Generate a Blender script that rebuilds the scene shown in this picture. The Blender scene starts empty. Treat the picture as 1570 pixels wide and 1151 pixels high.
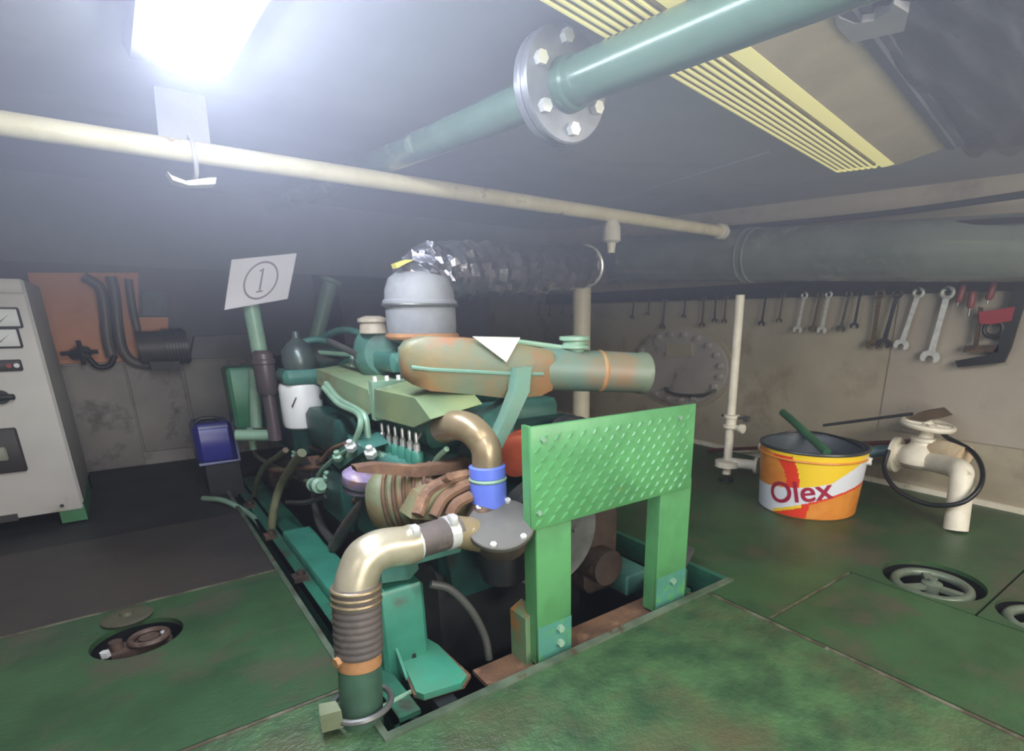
import bpy, bmesh, math, random
from mathutils import Vector, Matrix
random.seed(7)
S = bpy.context.scene
COL = S.collection
PI = math.pi
# ------------------------------------------------------------------ camera
CX, CY, FP, H = 870.0, 745.0, 842.0, 0.7
TH = math.atan(258/842); AZ = math.radians(51.82)
_c, _s = math.cos(TH), math.sin(TH)
FWD = Vector((math.cos(AZ)*_c, math.sin(AZ)*_c, -_s))
UP = Vector((math.cos(AZ)*_s, math.sin(AZ)*_s, _c))
RT = Vector((math.sin(AZ), -math.cos(AZ), 0))
CAM = Vector((0, 0, H))
cd = bpy.data.cameras.new('camera'); cam = bpy.data.objects.new('camera', cd); COL.objects.link(cam)
M3 = Matrix((RT, UP, -FWD)).transposed()
cam.matrix_world = Matrix.Translation(CAM) @ M3.to_4x4()
cd.sensor_width = 36; cd.lens = FP/1570*36
cd.shift_x = (785-CX)/1570; cd.shift_y = (CY-575.5)/1570
cd.clip_start = 0.02
S.camera = cam
# ------------------------------------------------------------------ world, lamps, exposure
w = bpy.data.worlds.new('world'); S.world = w; w.use_nodes = True
w.node_tree.nodes['Background'].inputs[0].default_value = (.5, .55, .6, 1)
w.node_tree.nodes['Background'].inputs[1].default_value = 0.02
def area(name, loc, size, size_y, power, col, rot=(0, 0, 0)):
    d = bpy.data.lights.new(name, 'AREA'); d.shape = 'RECTANGLE'; d.size = size; d.size_y = size_y
    d.energy = power; d.color = col
    o = bpy.data.objects.new(name, d); o.location = loc; o.rotation_euler = rot; COL.objects.link(o); return o
# further ceiling lamps of the same room, behind and to the right of the camera
area('ceiling_lamp_light', (1.3, -.6, 1.02), 1.2, .3, 21, (1, .94, .86), (math.radians(35), 0, 0))
area('ceiling_lamp_light', (-.9, -.3, 1.02), .25, 1.2, 8, (1, .97, .95))
area('front_fill_light', (.2, -1.3, .62), 1.0, .8, 27, (1, .96, .9), (math.radians(86), 0, math.radians(-18)))  # unseen fill light, added to brighten the engine front and right wall
# bluish scatter volume added for the lens bloom round the lamp, denser high and to port
wn = w.node_tree; vs_ = wn.nodes.new('ShaderNodeVolumeScatter'); vs_.inputs['Color'].default_value = (.78, .84, 1, 1)
vs_.inputs['Anisotropy'].default_value = .2
ge = wn.nodes.new('ShaderNodeNewGeometry'); sx = wn.nodes.new('ShaderNodeSeparateXYZ'); wn.links.new(ge.outputs['Position'], sx.inputs[0])
def wramp(sock, a, z, lo, hi):
    r = wn.nodes.new('ShaderNodeMapRange'); r.interpolation_type = 'SMOOTHSTEP'
    for k, v in zip((1, 2, 3, 4), (a, z, lo, hi)): r.inputs[k].default_value = v
    wn.links.new(sock, r.inputs[0]); return r.outputs[0]
hm = wn.nodes.new('ShaderNodeMath'); hm.operation = 'MULTIPLY'
wn.links.new(wramp(sx.outputs[2], .60, 1.0, .008, .19), hm.inputs[0]); wn.links.new(wramp(sx.outputs[0], .7, 2.0, 1, .12), hm.inputs[1])
wn.links.new(hm.outputs[0], vs_.inputs['Density']); wn.links.new(vs_.outputs[0], wn.nodes['World Output'].inputs['Volume'])
w.cycles.volume_step_size = .4
S.cycles.use_adaptive_sampling = True; S.cycles.adaptive_threshold = .04; S.cycles.max_bounces = 7; S.cycles.diffuse_bounces = 4; S.cycles.glossy_bounces = 3
S.view_settings.view_transform = 'Standard'; S.view_settings.look = 'None'
S.view_settings.exposure = 0.15; S.view_settings.gamma = 1; S.view_settings.use_curve_mapping = False

def ceilz(y): return 1.145 + .042*y
def ray(x, y): return FWD + RT*((x-CX)/FP) - UP*((y-CY)/FP)
def PX(x, y, X): r = ray(x, y); return CAM + r*(X/r.x)
def PY(x, y, Y): r = ray(x, y); return CAM + r*(Y/r.y)
def PZ(x, y, Z): r = ray(x, y); return CAM + r*((Z-H)/r.z)
def PC(x, y, off=0.0):
    r = ray(x, y); t = (1.145-off-H)/(r.z-.042*r.y); return CAM + r*t
def V(*a): return Vector(a)
# ------------------------------------------------------------------ materials
def lin(c):
    c = c/255.0
    return c/12.92 if c <= .04045 else ((c+.055)/1.055)**2.4
def rgb(h):
    if isinstance(h, str): h = [int(h[i:i+2], 16) for i in (0, 2, 4)]
    return (lin(h[0]), lin(h[1]), lin(h[2]), 1)
MATS = {}
def mat(name, c1, c2=None, rough=.5, metal=0, scale=6, lo=.4, hi=.62, c3=None, s3=14, lo3=.58, hi3=.68, bump=0, bscale=60, stretch=(1, 1, 1), coat=0):
    if name in MATS: return MATS[name]
    m = bpy.data.materials.new(name); m.use_nodes = True; MATS[name] = m
    nt = m.node_tree; N = nt.nodes; L = nt.links
    b = N['Principled BSDF']; b.inputs['Roughness'].default_value = rough; b.inputs['Metallic'].default_value = metal
    if coat: b.inputs['Coat Weight'].default_value = coat
    tc = N.new('ShaderNodeTexCoord'); mp = N.new('ShaderNodeMapping'); mp.inputs['Scale'].default_value = stretch
    L.new(tc.outputs['Object'], mp.inputs[0])
    def noise(sc, det=6):
        n = N.new('ShaderNodeTexNoise'); n.inputs['Scale'].default_value = sc; n.inputs['Detail'].default_value = det
        n.inputs['Roughness'].default_value = .62
        L.new(mp.outputs[0], n.inputs['Vector']); return n.outputs['Fac']
    def ramp(f, a, z):
        r = N.new('ShaderNodeMapRange'); r.inputs['From Min'].default_value = a; r.inputs['From Max'].default_value = z
        L.new(f, r.inputs['Value']); return r.outputs[0]
    col = None
    def mix(f, a, z):
        x = N.new('ShaderNodeMix'); x.data_type = 'RGBA'
        L.new(f, x.inputs[0])
        if isinstance(a, tuple): x.inputs[6].default_value = a
        else: L.new(a, x.inputs[6])
        x.inputs[7].default_value = z
        return x.outputs[2]
    base = rgb(c1)
    if c2:
        col = mix(ramp(noise(scale), lo, hi), base, rgb(c2))
    if c3:
        col = mix(ramp(noise(s3, 8), lo3, hi3), col if col is not None else base, rgb(c3))
    if col is not None: L.new(col, b.inputs['Base Color'])
    else: b.inputs['Base Color'].default_value = base
    if bump:
        bp = N.new('ShaderNodeBump'); bp.inputs['Strength'].default_value = bump; bp.inputs['Distance'].default_value = .004
        L.new(noise(bscale, 4), bp.inputs['Height']); L.new(bp.outputs[0], b.inputs['Normal'])
    return m
def emit(name, c, strength, c1=None):
    m = bpy.data.materials.new(name); m.use_nodes = True; b = m.node_tree.nodes['Principled BSDF']
    b.inputs['Base Color'].default_value = rgb(c1 or c); b.inputs['Emission Color'].default_value = rgb(c)
    b.inputs['Emission Strength'].default_value = strength; b.inputs['Roughness'].default_value = .35
    return m
floor_green = mat('floor_green_paint', '335231', '243d25', .42, 0, 3.2, .38, .66, '4a4538', 5, .5, .7, .45, 90)
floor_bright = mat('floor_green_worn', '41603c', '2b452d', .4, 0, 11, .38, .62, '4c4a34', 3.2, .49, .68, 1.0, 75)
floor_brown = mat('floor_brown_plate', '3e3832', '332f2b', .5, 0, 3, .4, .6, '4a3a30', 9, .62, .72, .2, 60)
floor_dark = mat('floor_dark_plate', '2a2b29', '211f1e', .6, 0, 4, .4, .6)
bilge_m = mat('bilge_black', '141716', '0c0d0d', .45, 0, 5)
steel_edge = mat('worn_plate_edge', '6d7a66', '4f5f4c', .4, .3, 9, .4, .6, '5a4634', 14, .58, .66)
wall_m = mat('wall_grey_paint', 'a59b87', '948b78', .55, 0, 1.6, .38, .62, '776b58', 4.5, .54, .76, .15, 25)
wall_back_m = mat('wall_back_grey', 'a09a92', '8e8882', .6, 0, 2, .4, .6, '544f4b', 6, .56, .72)
tank_m = mat('dark_tank_paint', '67656c', '5a5a62', .55, 0, 2, .4, .6)
ceil_m = mat('ceiling_grey_paint', 'a6a8aa', '979a9d', .55, 0, 1.2, .38, .62, '8e9194', 3, .55, .75)
beam_m = mat('beam_grey', '84868e', '74767e', .6, 0, 2, .4, .6)
teal = mat('teal_paint', '4a7c6f', '37655a', .38, 0, 7, .4, .62, '5b5140', 17, .6, .68, .2, 45)
teal_clean = mat('teal_paint_clean', '3f8a74', '347561', .35, 0, 5, .4, .62, '4a5848', 9, .58, .7, .15, 40)
teal_rust = mat('teal_paint_rusted', '66907e', '6f8a76', .45, 0, 6, .4, .6, '8a6a4a', 7, .6, .7, .25, 40)
teal_dark = mat('teal_dark_oily', '1f4a42', '18332f', .35, 0, 6, .4, .6, '2a2620', 9, .55, .66)
green_rail = mat('green_rail_paint', '2f6e56', '265845', .4, 0, 8, .4, .62, '3b3a30', 11, .55, .68, .2, 40)
green_guard = mat('green_guard_paint', '58985f', '4a8452', .34, 0, 6, .4, .62, '7a8a4a', 6, .63, .74, .12, 30)
green_post = mat('green_post_paint', '528f58', '447a4b', .38, 0, 5, .4, .62, '3f7570', 4, .58, .7, .12, 30)
green_pale = mat('pale_green_paint', '86a58c', '74957c', .4, 0, 9, .4, .62, '8a8062', 14, .6, .7)
olive = mat('olive_green_paint', '8d9a72', '75946f', .42, 0, 6, .4, .6, '8a7a52', 10, .58, .68, .15, 40)
yellow_olive = mat('yellow_green_paint', '78855a', '667858', .42, 0, 6, .4, .6, '6f7a4c', 10, .58, .68)
rust = mat('rust_brown', '75573f', '5e4536', .75, .1, 14, .4, .6, '8a6a4e', 22, .55, .68, .5, 70)
rust_orange = mat('rust_orange', 'a87a4e', '8f6440', .7, 0, 9, .4, .6, '8a8a60', 8, .56, .66, .3, 60)
rust_dark = mat('rust_dark', '4a3a2e', '382d25', .7, .1, 9, .4, .6, '6b4f38', 14, .56, .66, .4, 60)
silver = mat('brushed_nickel', 'c4bca4', 'aca288', .33, .55, 8, .4, .6)
brass_brown = mat('bronze_pipe', '9c8b6e', '877659', .33, .5, 8, .4, .6)
chrome = mat('chrome_steel', 'ecece8', 'd8d8d4', .28, .5, 10)
tool_steel = mat('tool_steel', '8d8a86', '6d6a66', .3, .85, 30)
tool_dark = mat('tool_dark_steel', '4c4a4c', '3a383a', .4, .6, 30)
tool_brown = mat('tool_rusty_steel', '6e5d45', '57482f', .5, .5, 30)
steel_grey = mat('grey_steel', '6f706c', '5f605d', .4, .5, 12, .4, .6)
disc_grey = mat('grey_disc_steel', '5c5a54', '504f4a', .6, .1, 12, .4, .6)
black = mat('black_rubber', '1b1b1d', '151516', .5)
black_gloss = mat('black_cable', '202224', '191a1c', .35)
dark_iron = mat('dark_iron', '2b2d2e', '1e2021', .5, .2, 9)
hose_grey = mat('grey_hose', '5b524e', '4d4744', .6, 0, 14, .4, .6, '6a5f58', 30, .55, .7)
hose_olive = mat('olive_hose', '6f6f50', '5d6448', .5, 0, 20, .4, .6, '7a5a40', 10, .56, .68)
hose_dark = mat('dark_hose', '4a4a46', '3e3e3b', .5)
white_paint = mat('white_paint', 'dfd8c6', 'cfc7b4', .5, 0, 10, .4, .62, '9a8f78', 22, .64, .74, .15, 50)
white_pipe_m = mat('white_pipe_paint', 'd9cfa8', 'cbbf94', .45, 0, 9, .4, .62, 'a08560', 13, .62, .72, .2, 60)
white_clean = mat('white_filter_paint', 'e6e6e2', 'dcdcd8', .4)
cab_m = mat('cabinet_paint', 'c9c5bd', 'bcb8b0', .5, 0, 2.5, .4, .62, 'a89f92', 6, .62, .76)
plate_grey = mat('grey_hanger_paint', 'a6a5a6', '969697', .5)
blue_box = mat('blue_plastic', '2a2a78', '24246a', .3)
blue_rim = mat('blue_grey_rim', '8a8fb0', '7b80a2', .4)
blue_rubber = mat('blue_silicone', '6074cc', '586cc0', .35)
purple_cap = mat('purple_white_cap', 'a496b0', '80708e', .35, 0, 20, .4, .6, '8a6a58', 18, .58, .66)
orange_board = mat('orange_board', 'dc9a74', 'cd8c66', .6, 0, 3, .4, .62, 'b98060', 6, .58, .72)
orange_block = mat('orange_red_paint', 'cc5a38', 'b44a30', .4, 0, 8, .4, .6, '7a3a2a', 14, .58, .68)
paper = mat('white_paper', 'c6c2c3', 'bfbabb', .7)
ink = mat('black_ink', '4a4448', '3f3a3f', .7)
foil = mat('crumpled_foil', 'a6a6ae', '86868e', .26, .88, 7, .4, .6, None, bump=.9, bscale=22)
canvas = mat('grey_canvas', '8f9192', '7e8082', .65, 0, 6, .4, .6, '6c6e70', 9, .58, .72, .25, 40)
duct_m = mat('dark_green_duct', '808880', '68716a', .2, .2, 3, .4, .62, 'a3a69c', 4, .56, .72, .35, 14)
pipe_green = mat('green_ceiling_pipe', '5b7766', '4e6959', .25, .1, 5, .4, .62, '8f9f90', 8, .6, .72, .1, 30)
flange_m = mat('grey_flange', '85888c', '74777b', .35, .4, 12, .4, .62)
sheet_m = mat('black_plastic_sheet', '3b3f46', '30343a', .35, 0, 5, .4, .6, None, bump=.6, bscale=14)
lamp_base = mat('lamp_housing', '7c7c84', '707078', .45)
lamp_trim = mat('lamp_trim_dark', '5a5b63', '4f5058', .45)
red_paint = mat('red_paint', '93262e', '7e2028', .4)
pail_yellow = mat('pail_yellow', 'e8c32e', None, .35); pail_orange = mat('pail_orange', 'd68a38', 'cc7c30', .35, 0, 20)
pail_red = mat('pail_red', 'd83a22', None, .35); pail_white = mat('pail_white', 'd4d6dc', None, .35)
pail_grey = mat('pail_inside_grey', '4a5258', '3f474d', .5); pail_letter = mat('pail_letter_maroon', '9a1f3c', None, .4)
gauge_white = mat('gauge_face', 'd9d9d4', None, .4); panel_dark = mat('breaker_dark', '3a3533', '2f2b2a', .5)
green_foot = mat('cabinet_green_plinth', '3d7a50', '33683f', .5)
lamp_glow = emit('lamp_diffuser_lit', (232, 238, 255), 46.0)
lamp_yellow = emit('lamp_diffuser_yellowed', (226, 216, 130), .5, (222, 216, 160))
# ------------------------------------------------------------------ geometry helpers
def catmull(pts, n=6):
    pts = [Vector(p) for p in pts]
    if len(pts) < 3: return pts
    out = []
    P = [pts[0]*2-pts[1]] + pts + [pts[-1]*2-pts[-2]]
    for i in range(1, len(P)-2):
        a, b, c, d = P[i-1:i+3]
        for k in range(n):
            t = k/n
            out.append(.5*((2*b)+(c-a)*t+(2*a-5*b+4*c-d)*t*t+(3*b-a-3*c+d)*t**3))
    out.append(pts[-1]); return out
def frame(ax):
    ax = Vector(ax).normalized()
    u = ax.orthogonal().normalized() if abs(ax.z) > .95 else Vector((-ax.y, ax.x, 0)).normalized()
    return ax, u, ax.cross(u).normalized()
class MB:
    def __init__(s): s.v = []; s.f = []; s.mi = []; s.cm = 0
    def add(s, vs, fs):
        o = len(s.v); s.v += [Vector(p) for p in vs]
        for f in fs: s.f.append([o+i for i in f]); s.mi.append(s.cm)
        return s
    def hexa(s, p):
        return s.add(p, [(3, 2, 1, 0), (4, 5, 6, 7), (0, 1, 5, 4), (1, 2, 6, 5), (2, 3, 7, 6), (3, 0, 4, 7)])
    def box(s, a, b):
        x0, y0, z0 = a; x1, y1, z1 = b
        return s.hexa([(x0, y0, z0), (x1, y0, z0), (x1, y1, z0), (x0, y1, z0), (x0, y0, z1), (x1, y0, z1), (x1, y1, z1), (x0, y1, z1)])
    def bbox(s, a, b, bev=.004):      # box with chamfered vertical and top edges
        x0, y0, z0 = a; x1, y1, z1 = b; e = min(bev, (x1-x0)/2.2, (y1-y0)/2.2, (z1-z0)/2.2)
        def ring(q, z): return [(x0+q, y0+e+q*0, z), (x0+e+q*0, y0+q, z), (x1-e, y0+q, z), (x1-q, y0+e, z), (x1-q, y1-e, z), (x1-e, y1-q, z), (x0+e, y1-q, z), (x0+q, y1-e, z)]
        R = [ring(e*.7, z0), ring(0, z0+e), ring(0, z1-e), ring(e*.7, z1)]
        vs = sum(R, []); fs = [tuple(range(7, -1, -1)), tuple(range(24, 32))]
        for k in range(3):
            for i in range(8): fs.append((k*8+i, k*8+(i+1) % 8, k*8+8+(i+1) % 8, k*8+8+i))
        return s.add(vs, fs)
    def prism(s, poly, vec):
        n = len(poly); vec = Vector(vec); p = [Vector(q) for q in poly]
        vs = p+[q+vec for q in p]
        return s.add(vs, [tuple(range(n-1, -1, -1)), tuple(range(n, 2*n))]+[(i, (i+1) % n, n+(i+1) % n, n+i) for i in range(n)])
    def cyl(s, p0, p1, r0, r1=None, n=20):
        r1 = r0 if r1 is None else r1; p0 = Vector(p0); p1 = Vector(p1)
        a, u, w_ = frame(p1-p0)
        c = [(u*math.cos(2*PI*i/n)+w_*math.sin(2*PI*i/n)) for i in range(n)]
        vs = [p0+q*r0 for q in c]+[p1+q*r1 for q in c]
        return s.add(vs, [tuple(range(n-1, -1, -1)), tuple(range(n, 2*n))]+[(i, (i+1) % n, n+(i+1) % n, n+i) for i in range(n)])
    def lathe(s, prof, org=(0, 0, 0), ax=(0, 0, 1), n=28, caps=True):
        org = Vector(org); a, u, w_ = frame(ax); k = len(prof)
        vs = []
        for r, h in prof:
            for i in range(n):
                t = 2*PI*i/n; vs.append(org+a*h+(u*math.cos(t)+w_*math.sin(t))*max(r, 1e-5))
        fs = []
        for j in range(k-1):
            for i in range(n):
                fs.append((j*n+i, j*n+(i+1) % n, (j+1)*n+(i+1) % n, (j+1)*n+i))
        if caps: fs += [tuple(range(n-1, -1, -1)), tuple(range((k-1)*n, k*n))]
        return s.add(vs, fs)
    def tube(s, pts, r, n=10, sm=6, ripple=None):
        pts = catmull(pts, sm) if sm else [Vector(p) for p in pts]
        m = len(pts); vs = []; u = None
        for i, p in enumerate(pts):
            t = (pts[min(i+1, m-1)]-pts[max(i-1, 0)]).normalized()
            if u is None: u = t.orthogonal().normalized()
            u = (u-t*u.dot(t)).normalized(); w_ = t.cross(u)
            f = i/(m-1)
            rr = r(f) if callable(r) else r
            for k in range(n):
                a = 2*PI*k/n; vs.append(p+(u*math.cos(a)+w_*math.sin(a))*rr)
        fs = [tuple(range(n-1, -1, -1)), tuple(range((m-1)*n, m*n))]
        for j in range(m-1):
            for k in range(n): fs.append((j*n+k, j*n+(k+1) % n, (j+1)*n+(k+1) % n, (j+1)*n+k))
        return s.add(vs, fs)
    def torus(s, c, ax, R, r, n=28, m=8, a0=0, a1=2*PI):
        a, u, w_ = frame(ax); c = Vector(c); full = abs(a1-a0-2*PI) < 1e-6
        if full:
            vs = []; fs = []
            for i in range(n):
                t = a0+2*PI*i/n; d = u*math.cos(t)+w_*math.sin(t)
                for k in range(m):
                    q = 2*PI*k/m; vs.append(c+d*(R+r*math.cos(q))+a*(r*math.sin(q)))
            for i in range(n):
                for k in range(m): fs.append((i*m+k, ((i+1) % n)*m+k, ((i+1) % n)*m+(k+1) % m, i*m+(k+1) % m))
            return s.add(vs, fs)
        return s.tube([c+(u*math.cos(a0+(a1-a0)*i/n)+w_*math.sin(a0+(a1-a0)*i/n))*R for i in range(n+1)], r, m, 0)
    def ball(s, c, r, n=14, sc=(1, 1, 1)):
        c = Vector(c); k = n//2; vs = []; fs = []
        for j in range(k+1):
            ph = PI*j/k
            for i in range(n):
                t = 2*PI*i/n
                rr = max(math.sin(ph), 1e-4)
                vs.append(c+Vector((rr*math.cos(t)*r*sc[0], rr*math.sin(t)*r*sc[1], -math.cos(ph)*r*sc[2])))
        for j in range(k):
            for i in range(n): fs.append((j*n+i, j*n+(i+1) % n, (j+1)*n+(i+1) % n, (j+1)*n+i))
        return s.add(vs, fs)
    def bolt(s, c, ax, r=.008, h=.007):
        c = Vector(c); a = Vector(ax).normalized()
        return s.cyl(c-a*.001, c+a*h, r, r*.95, 6)
    def mesh(s, name, mats, off=V(0, 0, 0), ang=38):
        me = bpy.data.meshes.new(name)
        me.from_pydata([p-off for p in s.v], [], s.f)
        for m in (mats if isinstance(mats, (list, tuple)) else [mats]): me.materials.append(m)
        me.polygons.foreach_set('material_index', s.mi)
        bm = bmesh.new(); bm.from_mesh(me); bmesh.ops.recalc_face_normals(bm, faces=bm.faces); bm.to_mesh(me); bm.free()
        me.polygons.foreach_set('use_smooth', [True]*len(me.polygons))
        me.set_sharp_from_angle(angle=math.radians(ang)); me.update()
        return me
LOC = {}
def tag(o, label=None, cat=None, group=None, kind=None):
    if label: o['label'] = label
    if cat: o['category'] = cat
    if group: o['group'] = group
    if kind: o['kind'] = kind
    return o
def thing(name, loc, label, cat, group=None):
    o = bpy.data.objects.new(name, None); o.empty_display_size = .05; o.location = loc; COL.objects.link(o)
    LOC[o.name] = Vector(loc); return tag(o, label, cat, group)
def root_of(o):
    while o.parent: o = o.parent
    return o
def part(mb, name, m, par, label=None, kind=None, ang=38):
    off = LOC[root_of(par).name]
    o = bpy.data.objects.new(name, mb.mesh(name, m, off, ang)); COL.objects.link(o); o.parent = par
    return tag(o, label, None, None, kind)
def solo(mb, name, m, loc, label, cat, group=None, ang=38, kind=None):
    o = bpy.data.objects.new(name, mb.mesh(name, m, Vector(loc), ang)); o.location = loc; COL.objects.link(o)
    LOC[o.name] = Vector(loc); return tag(o, label, cat, group, kind)
def struct(mb, name, m, ang=38):
    o = bpy.data.objects.new(name, mb.mesh(name, m, V(0, 0, 0), ang)); COL.objects.link(o); LOC[o.name] = V(0, 0, 0)
    return tag(o, kind='structure')
def instance(o, par, loc, rot=None, sc=None):
    c = o.copy(); COL.objects.link(c); c.parent = par; c.location = loc
    if rot: c.rotation_euler = rot
    if sc: c.scale = (sc,)*3
    return c
def copy_thing(root, loc, rot=None, sc=None):
    r = root.copy(); COL.objects.link(r); r.location = loc; LOC[r.name] = Vector(loc)
    if rot is not None: r.rotation_euler = rot
    if sc: r.scale = (sc,)*3
    for ch in list(root.children):
        c = ch.copy(); COL.objects.link(c); c.parent = r
        for g in list(ch.children):
            d = g.copy(); COL.objects.link(d); d.parent = c
    return r
def rect_with_hole(mb, x0, y0, x1, y1, z, holes, th=.012):
    # plate top with round holes: each hole gets a cell of the plate, split along X
    holes = sorted(holes); cuts = [x0]
    for a, b in zip(holes, holes[1:]): cuts.append((a[0]+b[0])/2)
    cuts.append(x1)
    for (hx, hy, hr), xa, xb in zip(holes, cuts, cuts[1:]):
        n = 40; inner = []; outer = []
        angs = sorted([2*PI*i/n for i in range(n)]+[math.atan2(cy-hy, cx-hx) % (2*PI) for cx in (xa, xb) for cy in (y0, y1)])
        for a in angs:
            d = V(math.cos(a), math.sin(a), 0)
            t = min([(xb-hx)/d.x if d.x > 1e-9 else ((xa-hx)/d.x if d.x < -1e-9 else 1e9), (y1-hy)/d.y if d.y > 1e-9 else ((y0-hy)/d.y if d.y < -1e-9 else 1e9)])
            inner.append(V(hx, hy, z)+d*hr); outer.append(V(hx, hy, z)+d*t)
        m = len(angs); dn = V(0, 0, -th)
        vs = inner+outer+[p+dn for p in inner]+[p+dn for p in outer]; fs = []
        for i in range(m):
            j = (i+1) % m
            fs += [(i, j, m+j, m+i), (2*m+j, 2*m+i, 3*m+i, 3*m+j), (j, i, 2*m+i, 2*m+j)]
            fs.append((m+i, m+j, 3*m+j, 3*m+i))
        mb.add(vs, fs)
    return mb
# ================================================================== SETTING
XW, YB, YL = 2.53, 4.3, 3.42
PX0, PX1, PY0, PY1 = .25, 1.2, .82, 3.0           # engine pit
fl = struct(MB().box((-1.7, -1.5, -.42), (XW+.1, YB+.1, -.36)), 'floor', bilge_m)
g = .003
def plate(poly, m, th=.012, z=0):
    mb = MB().prism([(x, y, z) for x, y in poly], (0, 0, -th)); return part(mb, 'floor_plate', m, fl)
def rectp(x0, y0, x1, y1): return [(x0+g, y0+g), (x1-g, y0+g), (x1-g, y1-g), (x0+g, y1-g)]
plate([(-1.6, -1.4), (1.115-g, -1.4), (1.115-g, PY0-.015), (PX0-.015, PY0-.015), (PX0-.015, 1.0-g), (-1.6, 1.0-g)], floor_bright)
HL = (-.093, 1.475, .087)
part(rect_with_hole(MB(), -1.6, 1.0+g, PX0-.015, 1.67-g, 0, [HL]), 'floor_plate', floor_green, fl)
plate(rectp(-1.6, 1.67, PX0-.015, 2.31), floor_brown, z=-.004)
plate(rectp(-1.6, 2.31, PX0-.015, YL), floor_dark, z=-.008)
HR1 = (1.665, .463, .125)
HR2 = (PZ(1606, 947, 0).x, min(PZ(1606, 947, 0).y, .208), .105)
plate(rectp(1.115, -1.4, 1.53, .625), floor_green)
part(rect_with_hole(MB(), 1.53+g, .322+g, XW, 1.75, 0, [HR1]), 'floor_plate', floor_green, fl)
part(rect_with_hole(MB(), 1.53+g, -.3+g, XW, .322-g, 0, [HR2]), 'floor_plate', floor_green, fl)
plate(rectp(1.53, -1.4, XW, -.3), floor_green)
plate([(1.115+g, .625+g), (1.53+g, .625+g), (1.53+g, 1.75), (PX1+.015, 1.75), (PX1+.015, PY0-.015), (1.115+g, PY0-.015)], floor_green)
plate(rectp(PX1+.015, 1.75, XW, YB), floor_green)
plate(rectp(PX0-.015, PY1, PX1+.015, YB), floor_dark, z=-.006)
# raised angle frame round the pit
def angle(name, p0, p1, wv, m=steel_edge):
    mb = MB(); a, u, _ = frame(p1-p0)
    wv = Vector(wv)
    mb.prism([p0, p0+wv*.018, p0+wv*.018+V(0, 0, -.09), p0+V(0, 0, -.09)], p1-p0)
    return part(mb, name, m, fl, 'worn green steel edge of the engine pit')
angle('pit_edge', V(PX0-.018, PY0-.018, .006), V(PX1+.018, PY0-.018, .006), (0, 1, 0))
angle('pit_edge', V(PX0-.018, PY0, .004), V(PX0-.018, PY1, .004), (.7, 0, 0))
angle('pit_edge', V(PX1, PY0, .004), V(PX1, PY1, .004), (1, 0, 0), green_rail)
pw = MB()
pw.box((PX0-.05, PY0-.05, -.4), (PX0-.018, PY1+.05, -.02)); pw.box((PX1+.02, PY0-.05, -.4), (PX1+.05, PY1+.05, -.02))
pw.box((PX0-.05, PY0-.05, -.4), (PX1+.05, PY0-.02, -.02)); pw.box((PX0-.05, PY1+.02, -.4), (PX1+.05, PY1+.05, -.02))
part(pw, 'pit_lining', bilge_m, fl)
for h in (HL, HR1, HR2):
    part(MB().lathe([(h[2]-.002, -.012), (h[2]+.004, -.012), (h[2]+.004, -.14), (h[2]-.002, -.14)], (h[0], h[1], 0), n=32, caps=False), 'hole_collar', black, fl)
seam_m = mat('seam_worn', '6a6a58', '4a4436', .5, .2, 16, .42, .58, '8f9484', 24, .6, .68)
for a_, b_, wd in (((1.108, -1.4), (1.108, .8), .007), ((-1.6, 1.667), (.235, 1.667), .005), ((-1.6, .996), (.235, .996), .006), ((1.12, .628), (1.52, .628), .003)):
    if a_[0] == b_[0]: part(MB().box((a_[0]-wd, a_[1], -.004), (a_[0]+wd*.3, b_[1], .0022)), 'plate_edge', seam_m, fl)
    else: part(MB().box((a_[0], a_[1]-wd, -.004), (b_[0], a_[1]+wd*.3, .0022)), 'plate_edge', seam_m, fl)
wr = struct(MB().box((XW, -1.5, -.42), (XW+.06, YB+.1, 1.45)), 'wall_right', wall_m)
part(MB().box((XW-.012, -1.4, 0), (XW, YB, .022)), 'skirting_strip', white_paint, wr)
part(MB().prism([(XW-.006, .3, .24), (XW-.006, 1.02, .24), (XW-.006, 1.02, .8), (XW-.006, .3, .8)], (.006, 0, 0)), 'wall_sheet', mat('wall_sheet_paint', 'a0978a', '938a7e', .5, 0, 2, .4, .6, '8a8178', 5, .6, .75), wr)
wb = struct(MB().box((-1.7, YB, -.42), (XW+.06, YB+.06, 1.5)), 'wall_back', tank_m)
struct(MB().box((-1.76, -1.5, -.42), (-1.7, YB+.1, 1.5)), 'wall_left', wall_back_m)
struct(MB().box((-1.76, -1.56, -.42), (XW+.06, -1.5, 1.5)), 'wall_front', wall_back_m)
cl = struct(MB().hexa([(-1.76, -1.56, ceilz(-1.56)), (XW+.06, -1.56, ceilz(-1.56)), (XW+.06, YB+.06, ceilz(YB)), (-1.76, YB+.06, ceilz(YB)),
                       (-1.76, -1.56, 1.6), (XW+.06, -1.56, 1.6), (XW+.06, YB+.06, 1.6), (-1.76, YB+.06, 1.6)]), 'ceiling', ceil_m)
# welded deck seam on the ceiling
for a, b in (((790, 352), (1180, 232)), ((1040, 275), (1180, 232))):
    part(MB().tube([PC(*a, .001), PC((a[0]+b[0])/2, (a[1]+b[1])/2, .001), PC(*b, .001)], .004, 6), 'weld_seam', ceil_m, cl)
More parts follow.
